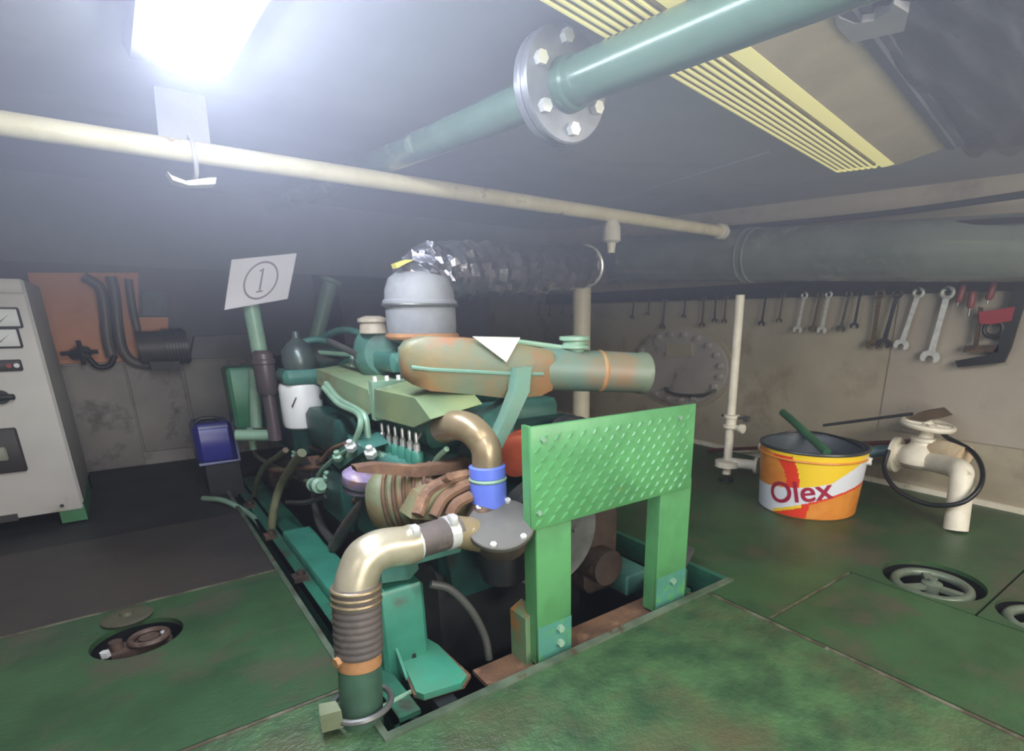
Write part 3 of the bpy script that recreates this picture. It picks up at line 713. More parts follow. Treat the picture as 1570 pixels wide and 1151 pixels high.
# ================================================================== WHITE VALVE
vx = 2.36
vv = thing('globe_valve', V(2.3, .63, 0), 'white globe valve with handwheel and pipe bend beside the paint pail', 'valve')
vc = PX(1412, 700, vx)
ct = PX(1425, 655, vx)
def VX(x, y, X=vx): return PX(x, y, X)
part(MB().lathe([(.02, -.045), (.06, -.04), (.082, -.02), (.085, .0), (.07, .03), (.045, .05), (.04, .075), (.03, .08)], vc, (0, 0, 1), 28), 'valve_body', white_paint, vv)
n_l = VX(1362, 695)
part(MB().cyl(vc, VX(1372, 697), .045, n=20).lathe([(.05, 0), (.07, .002), (.07, .018), (.05, .02)], VX(1378, 697), VX(1362, 695)-VX(1400, 699), 24), 'inlet_flange', white_paint, vv)
bt = VX(1420, 668)
part(MB().lathe([(.04, -.02), (.05, -.018), (.05, -.006), (.026, -.004), (.024, .03), (.03, .034), (.03, .044), (.012, .05), (.012, .09)], bt, (0, 0, 1), 22), 'bonnet', white_paint, vv)
hwc = VX(1422, 651)
part(MB().torus(hwc, (0, -.12, 1), .085, .011, 32, 8), 'handwheel', white_paint, vv)
sp = MB()
for i in range(4):
    t = 2*PI*i/4+.4; sp.cyl(hwc, hwc+V(.083*math.cos(t), .083*math.sin(t), .01*math.sin(t)), .008, n=8)
part(sp.lathe([(.02, -.012), (.02, .014)], hwc, (0, 0, 1), 14), 'wheel_spokes', white_paint, vv)
part(MB().prism([VX(x, y, vx-.03) for x, y in ((1392, 643), (1408, 632), (1432, 628), (1446, 640), (1420, 645))], (.1, 0, 0)), 'handle_rag', mat('brown_rag', '5a4a38', '4a3c2e', .8), vv)
eb = [vc+V(0, 0, -.005), VX(1440, 712), VX(1468, 716), VX(1478, 730), VX(1472, 770), VX(1465, 806)]
e0 = PZ(1465, 812, .0); 
part(MB().tube([vc+V(-.02, -.02, -.005), VX(1440, 710, 2.30), VX(1462, 716, 2.25), VX(1474, 724, 2.2), VX(1474, 740, 2.18), e0*0.5+VX(1475, 735, 2.18)*.5, V(e0.x, e0.y, .0)], .037, 18), 'drain_bend', white_paint, vv)
part(MB().tube([vc+V(.02, 0, .02), VX(1450, 690, 2.33), VX(1480, 700, 2.3)], .04, 14), 'rust_shoulder', mat('white_paint_rusty', 'cdbb9c', 'b89a74', .5, 0, 8), vv)
part(MB().cyl(VX(1400, 700), V(XW, VX(1400, 700).y+.02, VX(1400, 700).z), .03, n=16), 'wall_stub', white_paint, vv)
lp = [VX(1362, 690, 2.2), VX(1356, 720, 2.16), VX(1375, 750, 2.12), VX(1420, 772, 2.1), VX(1470, 772, 2.1), VX(1500, 750, 2.14), VX(1506, 720, 2.2), VX(1490, 692, 2.28), VX(1455, 672, 2.32), VX(1445, 664, 2.34)]
solo(MB().tube(lp, .0085, 10), 'black_cable_loop', black_gloss, lp[3], 'black cable hanging in a loop round the white valve', 'cable')
# ================================================================== HANDWHEELS IN FLOOR HOLES
def floor_wheel(h, label, m, zc=-.02, tilt=0):
    t_ = thing('floor_valve', (h[0], h[1], -.36), label, 'valve')
    c_ = V(h[0], h[1], zc); R = h[2]*.72
    part(MB().torus(c_, (tilt, 0, 1), R, .013, 36, 10), 'handwheel', m, t_)
    sp_ = MB()
    for i in range(3):
        t = 2*PI*i/3+.5; sp_.hexa([c_+V(math.cos(t+q)*r_, math.sin(t+q)*r_, z_) for z_ in (-.006, .006) for r_, q in ((.012, -.9), (R, -.13), (R, .13), (.012, .9))])
    part(sp_, 'wheel_spokes', m, t_); part(MB().lathe([(.024, -.02), (.026, .01), (.012, .016), (.012, .024)], c_, n=16), 'hub', m, t_)
    part(MB().cyl((h[0], h[1], -.36), (h[0], h[1], zc), .012, n=10).lathe([(.05, -.36), (.05, -.2), (.03, -.18), (.03, -.12), (.012, -.11)], (h[0], h[1], 0), n=16), 'valve_stem', dark_iron, t_)
wheel_m = mat('wheel_grey_green', '6a7566', '586354', .4, .2, 12)
floor_wheel(HR1, 'grey-green valve handwheel in the round floor hole right of the engine', wheel_m)
floor_wheel(HR2, 'valve handwheel in the floor hole at the right picture edge', wheel_m)
t_ = thing('deck_valve', (HL[0], HL[1], -.36), 'rusty brown valve inside the round floor hole on the left', 'valve')
c_ = V(HL[0], HL[1], -.035)
vm = mat('rusty_valve', '5c4a40', '4a3b34', .5, .3, 20, .4, .6, '7a6a60', 30, .6, .7)
part(MB().prism([c_+V(-.068, .0, 0), c_+V(-.05, -.028, 0), c_+V(.02, -.022, 0), c_+V(.062, -.01, 0), c_+V(.058, .018, 0), c_+V(.0, .026, 0), c_+V(-.05, .028, 0)], (0, 0, .02)), 'yoke', vm, t_)
part(MB().cyl(c_+V(-.04, 0, -.01), c_+V(-.04, 0, .04), .013, n=10), 'stem', vm, t_); part(MB().cyl(c_+V(.02, 0, -.01), c_+V(.02, 0, .03), .02, n=12), 'gland', vm, t_)
part(MB().torus(c_+V(.02, 0, .028), (0, 0, 1), .035, .007, 20, 8), 'packing_ring', vm, t_)
part(MB().bolt(c_+V(-.06, -.02, .02), (0, 0, 1), .01, .012).bolt(c_+V(.05, .0, .02), (0, 0, 1), .01, .012), 'nut', chrome, t_)
part(MB().lathe([(.05, -.36), (.055, -.2), (.035, -.15), (.035, -.05), (.02, -.04)], (HL[0], HL[1], 0), n=16), 'body', vm, t_)
part(MB().lathe([(.032, 0), (.036, .003), (.036, .007), (.03, .01)], PZ(193, 948, .0), n=20), 'lid', vm, t_) if False else None
lidp = PZ(196, 948, 0)
solo(MB().lathe([(.001, .002), (.05, .002), (.052, .006), (.045, .01), (.015, .012), (.012, .02), (.001, .021)], lidp, n=24), 'hole_lid', mat('lid_brown', '4a4a34', '3e3a2c', .6), lidp, 'small dull brown lid lying at the rim of the left floor hole', 'lid')
# ================================================================== SWITCHBOARD CABINET
YC = 2.557
def C2(x, y, dy=0): return PY(x, y, YC+dy)
cb = thing('switchboard_cabinet', (-.55, YC, 0), 'pale grey switchboard cabinet with gauges on a green plinth at the left', 'cabinet')
xr_ = -.212; xl_ = -.95; zt_ = .818
part(MB().bbox((xl_, YC, .06), (xr_, YC+.5, zt_), .006), 'body', cab_m, cb)
part(MB().bbox((xl_+.01, YC-.012, .045), (xr_-.004, YC, .77), .004), 'front_door', cab_m, cb)
part(MB().bbox((xl_+.01, YC-.012, .776), (xr_-.004, YC, zt_), .004), 'top_strip', cab_m, cb)
part(MB().box((xr_-.07, YC-.006, 0), (xr_, YC+.5, .06)).box((xl_, YC+.05, 0), (xl_+.07, YC+.5, .06)).box((xl_, YC+.4, 0), (xr_, YC+.5, .06)), 'plinth', green_foot, cb)
for y, nm in ((487, 'gauge'), (518, 'gauge')):
    p_ = C2(5, y, -.012)
    gr_ = part(MB().bbox((p_.x-.042, YC-.022, p_.z-.032), (p_.x+.042, YC-.012, p_.z+.032), .006), nm, panel_dark, cb)
    part(MB().bbox((p_.x-.036, YC-.025, p_.z-.026), (p_.x+.036, YC-.022, p_.z+.026), .004), 'gauge_face', gauge_white, gr_)
    part(MB().prism([V(p_.x-.02, YC-.0255, p_.z-.02), V(p_.x-.017, YC-.0255, p_.z-.022), V(p_.x+.018, YC-.0255, p_.z+.012)], (0, -.001, 0)), 'needle', ink, gr_)
for y in (560,):
    p_ = C2(15, y, -.012)
    sw = part(MB().bbox((p_.x-.06, YC-.024, p_.z-.018), (p_.x+.03, YC-.012, p_.z+.018), .004), 'switch_block', panel_dark, cb)
    for k in (-.03, 0, .018): part(MB().cyl((p_.x+k, YC-.024, p_.z), (p_.x+k, YC-.034, p_.z), .007, n=12), 'push_button', red_paint if k == 0 else gauge_white, sw)
p_ = C2(8, 608, -.012)
part(MB().cyl((p_.x-.01, YC-.012, p_.z), (p_.x-.01, YC-.03, p_.z), .022, n=16).bbox((p_.x-.05, YC-.042, p_.z-.009), (p_.x+.026, YC-.03, p_.z+.009), .004), 'door_handle', black, cb)
p_, q_ = C2(44, 720, -.012), C2(20, 655, -.012)
bk = part(MB().bbox((p_.x-.16, YC-.03, p_.z), (p_.x, YC-.012, q_.z), .005), 'breaker', panel_dark, cb)
part(MB().bbox((p_.x-.09, YC-.046, p_.z+.045), (p_.x-.035, YC-.03, p_.z+.09), .005), 'toggle', mat('breaker_toggle', '8a8a7a', None, .5), bk)
p_ = C2(28, 792, -.012)
part(MB().box((p_.x-.14, YC-.014, p_.z-.012), (p_.x, YC-.011, p_.z+.012)), 'vent_slot', panel_dark, cb)
p_ = C2(95, 775, -.012)
part(MB().cyl((p_.x, YC-.012, p_.z), (p_.x, YC-.016, p_.z), .006, n=10), 'screw', panel_dark, cb)
# ================================================================== BACK LEFT GEAR
def Bk(x, y, Y): return PY(x, y, Y)
q0 = [Bk(x, y, YL+.005) for x, y in ((42, 418), (212, 418), (212, 562), (75, 562))]
ob = solo(MB().prism(q0, (0, .02, 0)), 'orange_board', orange_board, q0[0], 'orange board on the bulkhead behind the switchboard cabinet', 'board')
q1 = [Bk(x, y, YL-.02) for x, y in ((213, 486), (258, 486), (258, 508), (213, 508))]
solo(MB().prism(q1, (0, .04, 0)), 'orange_box', orange_board, q1[3], 'small orange box above the black finned motor', 'box')
q1 = [Bk(x, y, YL-.01) for x, y in ((218, 445), (256, 445), (256, 484), (218, 484))]
solo(MB().prism(q1, (0, .04, 0)), 'junction_box', mat('blue_grey_box', '5a6670', '4a5a60', .5, 0, 20), q1[3], 'blue-grey junction box on the bulkhead right of the orange board', 'box')
for k, (pts, lab) in enumerate((([(128, 424), (152, 440), (160, 470), (165, 520), (172, 548)], 'left of three dark pipes running down the orange board'),
                   ([(170, 424), (176, 450), (181, 500), (190, 540), (215, 558), (275, 560)], 'middle dark pipe curving from the orange board under the motor'),
                   ([(197, 428), (203, 470), (212, 512)], 'right straight dark pipe beside the orange board edge'))):
    P_ = [Bk(x, y, YL-.05) for x, y in pts]
    solo(MB().tube(P_, .022 if k < 2 else .016, 12), 'cable_conduit', mat('conduit_grey', '66615b', '57534f', .45), P_[0], lab, 'pipe')
gv = thing('gate_valve', Bk(125, 540, YL-.08), 'small dark gate valve with cross handle in front of the orange board', 'valve')
P_ = [Bk(x, y, YL-.07) for x, y in ((135, 548), (150, 562), (168, 560), (176, 545))]
part(MB().tube(P_, .012, 10), 'pipe', dark_iron, gv)
c_ = Bk(125, 541, YL-.08)
part(MB().lathe([(.012, -.05), (.025, -.045), (.03, 0), (.025, .03), (.012, .035)], c_, (.6, -.7, .2), 16), 'body', steel_grey, gv)
part(MB().cyl(c_+V(-.07, -.03, .0), c_+V(.06, -.03, .005), .009, n=8).cyl(c_+V(0, -.03, -.05), c_+V(0, -.03, .055), .009, n=8), 'cross_handle', dark_iron, gv)
mt = thing('electric_motor', Bk(250, 555, YL-.12), 'black finned electric motor on the ledge behind the engine', 'motor')
a_, b_ = Bk(212, 534, YL-.12), Bk(288, 530, YL-.12)
part(MB().cyl(a_, b_, .075, n=24), 'housing', mat('motor_grey', '55504c', '47433f', .5, .1, 12), mt)
for i in range(7):
    o_ = a_+(b_-a_)*(.55+.065*i); part(MB().lathe([(.074, -.004), (.084, -.004), (.084, .004), (.074, .004)], o_, b_-a_, 24), 'fin', mat('fin_grey', '4a4a4e', None, .4), mt)
part(MB().box((a_.x+.03, a_.y-.05, a_.z-.1), (b_.x-.05, a_.y+.05, a_.z-.06)), 'foot', dark_iron, mt)
q1 = [Bk(x, y, YL-.04) for x, y in ((292, 550), (298, 516), (380, 512), (392, 548))]
solo(MB().prism(q1, (0, .12, 0)), 'grey_casing', mat('grey_casing', '77777a', '6a6a6e', .55), q1[0], 'pale grey casing on the ledge under the number sign', 'casing')
for x, lab in ((497, 'green-grey vertical pipe right of the number sign'),):
    p_, q_ = Bk(484, 520, 2.9), Bk(508, 428, 2.9)
    solo(MB().cyl(p_+(p_-q_)*1.5, q_, .033, n=16).lathe([(.034, 0), (.045, .003), (.045, .02), (.034, .023)], q_-(q_-p_).normalized()*.02, q_-p_, 20), 'vent_pipe', green_pale, p_, lab, 'pipe')
# dark tank and switch boxes seen dimly at the far end
for pts, nm, lab, m in ((((212, 470), (345, 470), (345, 512), (212, 512)), None, None, None), (((425, 470), (490, 470), (490, 540), (425, 540)), 'grey_cabinet', 'dim grey cabinet at the far end behind the number sign post', mat('far_cabinet', '66636c', '5b5962', .6)),
                        (((520, 450), (590, 446), (590, 520), (520, 520)), 'far_locker', 'dim brownish locker at the far end left of the air filter', mat('far_locker', '6b6568', '5f5a5e', .6))):
    if nm:
        q1 = [Bk(x, y, 3.55) for x, y in pts]; b0 = Bk(pts[3][0], pts[3][1], 3.55)
        mb = MB().bbox((q1[0].x, 3.55, 0), (q1[1].x, 3.75, q1[0].z), .008)
        t_ = thing(nm, (q1[0].x, 3.55, 0), lab, 'cabinet'); part(mb, 'body', m, t_)
        part(MB().bbox((q1[0].x+.02, 3.54, .05), (q1[1].x-.02, 3.55, q1[0].z-.03), .004), 'door', m, t_)
# ================================================================== ENGINE
en = thing('diesel_engine', (.72, 1.7, -.36), 'green marine diesel engine with rusty pipes standing in the floor pit', 'engine')
def E_(mb, name, m, par=None, label=None, ang=38, kind=None): return part(mb, name, m, par or en, label, kind, ang)
# bed: rails and cross members
E_(MB().box((.272, PY0+.05, -.13), (.282, 2.95, -.02)).box((.272, PY0+.05, -.03), (.325, 2.95, -.02)).box((.272, PY0+.05, -.13), (.325, 2.95, -.12)), 'bed_rail', green_rail)
E_(MB().box((1.12, PY0+.05, -.13), (1.13, 2.95, -.02)).box((1.07, PY0+.05, -.03), (1.13, 2.95, -.02)), 'bed_rail', green_rail)
for y in (1.2, 1.6, 2.0, 2.4):
    E_(MB().box((.262, y-.02, -.02), (.3, y+.02, -.005)).bolt((.285, y, -.005), (0, 0, 1), .012, .012), 'rail_clip', rust_dark)
for x0, x1 in ((.3, .5), (.9, 1.1)):
    for y in (1.3, 2.5): E_(MB().box((x0, y, -.36), (x1, y+.1, -.12)), 'bed_foot', teal_dark)
E_(MB().bbox((.31, 1.22, -.03), (.40, 1.95, .012), .005), 'engine_bearer', teal_clean, None, 'clean bright teal bearer')
E_(MB().bbox((.31, 1.95, -.06), (.40, 2.9, -.02), .005), 'rear_bearer', green_rail)
E_(MB().bbox((1.0, 1.0, -.06), (1.09, 2.9, -.0), .005), 'engine_bearer', teal)
# front cross beam, rusty
E_(MB().box((.47, PY0+.03, -.14), (1.12, PY0+.04, -.03)).box((.47, PY0+.03, -.04), (1.12, PY0+.11, -.03)), 'front_beam', rust, None, 'rusty front cross beam')
E_(MB().prism([V(1.03, .87, -.03), V(1.2, .93, .05), V(1.2, .99, .05), V(1.03, .95, -.03)], (0, 0, .01)), 'corner_tab', steel_grey)
# front mount
fm = E_(MB().bbox((PY(582, 940, 1.02).x, 1.02, -.06), (PY(654, 940, 1.02).x, 1.12, PY(620, 900, 1.02).z), .008), 'front_mount', teal_clean)
E_(MB().prism([PZ(x, y, -.008) for x, y in ((587, 998), (600, 992), (655, 978), (672, 988), (716, 1034), (708, 1046), (650, 1064), (638, 1060), (620, 1020))], (0, 0, -.014)), 'mount_foot', mat('teal_foot', '3f9478', '4b8a70', .42, 0, 7, .4, .62, '8a6a48', 9, .6, .72, .2, 40), fm)
E_(MB().prism([V(.338, .97, -.02), V(.338, 1.02, -.02), V(.338, 1.02, .03)], (.006, 0, 0)), 'gusset', teal_clean, fm)
fe_ = [PZ(x, y, -.017) for x, y in ((590, 1000), (655, 984), (674, 990), (722, 1034), (712, 1050), (650, 1069), (634, 1064), (616, 1022))]
E_(MB().prism(fe_, (0, 0, -.008)), 'mount_foot_edge', rust, fm, 'rusted underside edge of the foot')
E_(MB().tube([PZ(578, 1088, -.02), PZ(615, 1068, -.02), PZ(650, 1050, -.03)], .005, 8), 'drain_line', green_pale)
E_(MB().box((.36, .86, -.16), (.40, .90, -.03)).box((.33, .93, -.14), (.46, .99, -.1)), 'foot_pad', dark_iron, fm)
E_(MB().bolt(PZ(632, 1005, -.008), (0, 0, 1), .012, .01), 'mount_bolt', black, fm)
E_(MB().prism([PY(x, y, 1.03) for x, y in ((584, 872), (640, 862), (642, 872), (628, 888), (586, 894))], (0, .08, 0)), 'support_arm', teal)
E_(MB().prism([PY(x, y, .985) for x, y in ((625, 858), (708, 838), (706, 846), (640, 864))], (0, .05, 0)), 'stay_bar', teal)
# block and sump
E_(MB().bbox((.47, 1.15, -.2), (.98, 2.7, .12), .03), 'sump', dark_iron)
E_(MB().bbox((.5, 1.12, .1), (.95, 2.7, .40), .015), 'block', teal_dark)
E_(MB().bbox((.53, 1.2, .40), (.92, 2.65, .49), .015), 'cylinder_head', teal)
for i in range(3):
    E_(MB().bbox((.60, 1.25+.46*i, .49), (.86, 1.67+.46*i, .565), .025), 'valve_cover', teal)
# timing cover and pulleys behind the guard
E_(MB().prism([V(.52, 1.1, .05), V(.94, 1.1, .05), V(.98, 1.1, .22), V(.88, 1.1, .46), V(.6, 1.1, .46), V(.5, 1.1, .25)], (0, .04, 0)), 'timing_cover', teal_dark)
pk = E_(MB().lathe([(.03, -.03), (.085, -.03), (.11, -.025), (.135, -.03), (.135, -.012), (.118, -.006), (.118, .006), (.135, .012), (.135, .03), (.03, .03)], V(.735, 1.02, .2), (0, 1, 0), 40), 'crank_pulley', steel_grey)
E_(MB().lathe([(.001, -.045), (.045, -.045), (.05, -.03), (.05, 0)], V(.735, 1.02, .2), (0, 1, 0), 24), 'pulley_hub', dark_iron, pk)
for i in range(6):
    t = 2*PI*i/6; E_(MB().bolt(V(.735+.066*math.cos(t), .99, .2+.066*math.sin(t)), (0, -1, 0), .009, .008), 'pulley_bolt', steel_grey, pk)
E_(MB().lathe([(.02, -.02), (.07, -.02), (.075, -.015), (.06, 0), (.075, .015), (.07, .02), (.02, .02)], V(.82, 1.03, .40), (0, 1, 0), 30), 'fan_pulley', dark_iron)
E_(MB().bbox((.9, 1.05, -.05), (1.02, 1.3, .2), .02).cyl((.93, 1.0, .05), (.93, 1.1, .05), .05, n=20), 'bilge_pump', rust_dark)
# curved dipstick hose and lower dark hose in front
E_(MB().tube([PY(660, 895, .99), PY(690, 903, .98), PY(722, 935, .97), PY(743, 975, .96), PY(750, 1010, .95)], .009, 10), 'drain_hose', hose_dark)
E_(MB().lathe([(.02, 0), (.05, .005), (.06, .06), (.055, .12), (.03, .14)], V(.60, 1.0, .12), (0, 0, 1), 20), 'pump_bowl', dark_iron)
E_(MB().tube([V(.5, 1.0, .24), V(.56, .99, .2), V(.66, .985, .15), V(.72, .98, .1)], .014, 10), 'lower_hose', black)
# --- guard of tread plate on two posts
gY = .835; Tg = .012
q = [PY(x, y, gY) for x, y in ((822, 808), (1060, 750), (1067, 620), (806, 654))]
xs0 = (q[0].x+q[3].x)/2; xs1 = (q[1].x+q[2].x)/2; zb_ = (q[0].z+q[1].z)/2; zt_ = (q[2].z+q[3].z)/2
gd = E_(MB().bbox((xs0, gY, zb_), (xs1, gY+.008, zt_), .002).box((xs0, gY+.006, zb_), (xs0+.007, gY+.03, zt_)), 'belt_guard', green_guard, None, 'bright green tread-plate guard')
mb = MB(); pitch = .0325; row = 0
zz = zb_+.012
nrow = int((zt_-zb_-.01)/.0185)
for j in range(nrow):
    for i in range(int((xs1-xs0)/.0325)+1):
        cx_ = xs0+.016+i*.0325+(.016 if j % 2 else 0); cz_ = zb_+.015+j*.0185
        if cx_ > xs1-.012: continue
        a_ = math.radians(38 if j % 2 == 0 else 38); du_ = V(math.cos(a_), 0, math.sin(a_)); dv_ = V(-math.sin(a_), 0, math.cos(a_)); c_ = V(cx_, gY, cz_)
        base = [c_-du_*.0125, c_+dv_*.0042, c_+du_*.0125, c_-dv_*.0042]; tp = [c_+(p-c_)*.55+V(0, -.0032, 0) for p in base]
        mb.add(base+tp, [(4, 5, 6, 7)]+[(k, (k+1) % 4, 4+(k+1) % 4, 4+k) for k in range(4)])
E_(mb, 'tread_pattern', green_guard, gd, None, 20, 'stuff')
for xa, xb, zbt in ((PY(826, 900, gY).x, PY(879, 900, gY).x, -.02), (PY(1012, 850, gY).x, PY(1056, 850, gY).x, -.02)):
    E_(MB().bbox((xa, gY+.006, zbt), (xb, gY+.016, zb_+.02), .002).box((xa, gY+.014, zbt), (xa+.008, gY+.05, zb_+.02)), 'guard_post', green_post, gd)
for xa, xb, zt9 in ((PY(826, 900, gY).x, PY(879, 900, gY).x, .072), (PY(1012, 850, gY).x, PY(1056, 850, gY).x, .075)):
    E_(MB().box((xa+.0005, gY+.0054, -.02), (xb-.0005, gY+.0065, zt9)), 'touched_up_paint', mat('blue_green_touch_up', '4a8474', '437a66', .4, 0, 9, .4, .62, '528f58', 22, .52, .6), gd, 'blue-green repainted foot of the post')
for x, y in ((858, 962), (858, 984), (1030, 890)):
    p_ = PY(x, y, gY+.006); E_(MB().bolt(p_, (0, -1, 0), .009, .009), 'guard_bolt', green_pale, gd)
for x, y in ((832, 674), (1042, 640), (826, 786)):
    p_ = PY(x, y, gY); E_(MB().bolt(p_, (0, -1, 0), .006, .005), 'guard_bolt', green_pale, gd)
p_ = PY(800, 940, .88)
E_(MB().prism([V(.57, .87, -.03), V(.60, .87, -.03), V(.60, .87, .1), V(.57, .87, .085)], (0, .06, 0)), 'post_bracket', mat('bracket_rusted', '6f8a62', '5d7a5a', .5, 0, 9, .4, .6, 'a0703e', 9, .5, .6), gd, 'rust-stained bracket behind the left post')
E_(MB().box((1.04, .85, -.03), (1.075, .9, .06)), 'post_bracket', green_rail, gd)
# --- heat exchanger: rusty header tank and cylinder
hl, hr = V(.48, 1.13, .607), PY(988, 572, .99)
hd_ = (hr-hl).normalized()
mid = hl+hd_*.27
ha, hu, hv = frame(hd_)
def sect(s, w_, up_, dn): 
    o_ = hl+hd_*s; n_ = V(0, 0, 1); sd = hd_.cross(n_).normalized()
    return [o_+sd*(w_*x)+n_*(up_ if z > 0 else dn)*abs(z)*(1 if z > 0 else -1) for x, z in ((-1, -.45), (-.7, -1), (.7, -1), (1, -.2), (1, .7), (.85, 1), (-.85, 1), (-1, .7))]
S_ = [sect(-.03, .03, .03, .03), sect(-.015, .048, .045, .04), sect(.02, .058, .058, .052), sect(.12, .06, .06, .058), sect(.2, .058, .056, .066), sect(.27, .052, .048, .058), sect(.3, .045, .042, .045)]
vs = sum(S_, []); fs = [tuple(range(7, -1, -1)), tuple(range(48, 56))]
for j in range(6):
    for i in range(8): fs.append((j*8+i, j*8+(i+1) % 8, (j+1)*8+(i+1) % 8, (j+1)*8+i))
hx = E_(MB().add(vs, fs), 'header_tank', mat('header_rust', '7c6e4a', '64725c', .5, 0, 7, .4, .6, '8c603c', 6, .5, .62, .3, 40), None, 'olive and rust-orange header tank', 50)
o2 = hl+hd_*.13
E_(MB().prism([o2+V(-.04, -.065, .066), o2+V(.07, -.075, .062), o2+V(.03, -.08, .012)], (0, .004, 0)), 'paint_patch', white_paint, hx, 'pale triangular sticker') 
E_(MB().box((hl.x-.01, hl.y-.062, hl.z-.006), (hl.x+.25, hl.y-.055, hl.z)), 'seam_lip', teal_rust, hx) if False else E_(MB().tube([q+V(0, 0, .004) for q in (S_[1][3], S_[2][3], S_[3][3], S_[4][3], S_[5][3])], .004, 6, 0), 'seam_lip', teal_rust, hx)
tb = E_(MB().lathe([(.046, 0), (.049, .02), (.049, (hr-hl).length-.29), (.052, (hr-hl).length-.285), (.052, (hr-hl).length-.272), (.047, (hr-hl).length-.268), (.03, (hr-hl).length-.26)], mid, hd_, 32), 'heat_exchanger', mat('exchanger_paint', '5c786c', '6a7460', .45, 0, 6, .4, .6, '80684e', 5, .5, .64, .2, 40), None, 'green cooler cylinder streaked with rust')
o_ = mid+hd_*.16
E_(MB().lathe([(.049, -.006), (.0515, 0), (.049, .006)], mid+hd_*.165, hd_, 32), 'rust_band', rust_orange, tb)
E_(MB().lathe([(.02, .03), (.024, .05), (.036, .052), (.036, .058), (.028, .06), (.028, .068), (.036, .07), (.036, .078), (.01, .08)], mid+hd_*.10, (0, 0, 1), 20), 'filler_cap', green_pale, tb)
E_(MB().torus(hr-hd_*.0, hd_, .04, .006, 24, 8), 'end_ring', rust, tb)
E_(MB().cyl(hl+hd_*.2+V(0, 0, .06), mid+hd_*.08+V(0, 0, .05), .006, n=8), 'vent_line', green_pale, hx)
# strap leg
st = [PY(x, y, 1.0) for x, y in ((793, 565), (815, 562), (812, 600), (790, 648), (768, 690), (752, 690), (775, 640), (790, 600))]
E_(MB().prism(st, (0, .03, 0)), 'support_strap', teal_rust, hx)
st = [PY(x, y, 1.05) for x, y in ((735, 610), (790, 590), (786, 610), (740, 632))]
E_(MB().prism([PY(x, y, 1.08) for x, y in ((740, 640), (795, 600), (785, 680), (745, 690))], (0, .03, 0)), 'gusset_plate', teal, hx)
# orange casing behind the blue coupling
E_(MB().lathe([(.03, 0), (.05, .004), (.055, .02), (.055, .05), (.04, .055)], PY(795, 700, 1.06)+V(0, 0, 0), (.2, 1, 0), 24).bbox(tuple(PY(775, 700, 1.08)+V(-.01, 0, -.02)), tuple(PY(812, 665, 1.08)+V(.04, .06, .01)), .008), 'fan_hub', orange_block, None, 'orange-red painted fan hub')
# --- turbo/air filter stack
ac = V(.665, 1.5, 0)
za, zb2 = PY(650, 518, 1.5).z, PY(650, 420, 1.5).z
af = E_(MB().lathe([(.06, -.02), (.088, -.01), (.092, 0), (.094, .03), (.094, .075), (.1, .08), (.1, .092), (.094, .097), (.092, .12), (.08, .15), (.06, .165)], V(ac.x, ac.y, za+.005), (0, 0, 1), 36), 'air_filter', canvas)
E_(MB().torus(V(ac.x, ac.y, za+.005), (0, 0, 1), .092, .009, 32, 8), 'filter_clamp', rust_orange, af)
E_(MB().torus(V(ac.x, ac.y, za+.087), (0, 0, 1), .1, .004, 32, 8), 'band', steel_grey, af)
E_(MB().lathe([(.04, -.1), (.055, -.08), (.055, -.02), (.07, 0)], V(ac.x, ac.y, za), (0, 0, 1), 24), 'inlet_neck', rust_orange, af)
E_(MB().lathe([(.02, -.05), (.06, -.045), (.085, -.02), (.09, .01), (.075, .04), (.03, .05)], V(.6, 1.62, .60), (.3, 1, 0), 28), 'turbocharger', mat('turbo_teal', '4f7a6c', '41695d', .4, 0, 9, .4, .6, '7a6a50', 12, .58, .66))
E_(MB().lathe([(.03, 0), (.04, .004), (.036, .03), (.042, .034), (.042, .042), (.02, .05)], V(.565, 1.6, .655), (0, 0, 1), 20), 'wastegate_cap', mat('cap_beige', 'aea390', '978b78', .5, 0, 12))
E_(MB().bbox((.55, 1.45, .56), (.72, 1.62, .61), .01), 'turbo_base', teal)
# --- intake manifold boxes
def skew(p, m, name, dpx=V(.11, .02, .0)):
    return E_(MB().prism(p, dpx), name, m)
m1 = [V(.47, 1.9, .50), V(.47, 1.45, .455), V(.47, 1.38, .475), V(.47, 1.42, .525), V(.47, 1.88, .545)]
E_(MB().prism(m1, (.12, 0, .015)), 'intake_manifold', olive)
m2 = [V(.46, 1.36, .465), V(.46, 1.12, .475), V(.46, 1.03, .505), V(.46, 1.1, .54), V(.46, 1.34, .535)]
E_(MB().prism(m2, (.12, 0, .02)), 'thermostat_housing', yellow_olive)
E_(MB().box((.462, 1.36, .455), (.59, 1.385, .55)), 'manifold_flange', green_pale)
for i in range(4): E_(MB().bolt((.475+.03*i, 1.372, .55), (0, 0, 1), .006, .012), 'manifold_bolt', chrome)
for i in range(3): E_(MB().tube([V(.6, 1.72+.02*i, .58), V(.56, 1.72+.02*i, .61), V(.53, 1.70+.02*i, .56)], .005, 8), 'leak_line', chrome if i == 1 else green_pale)
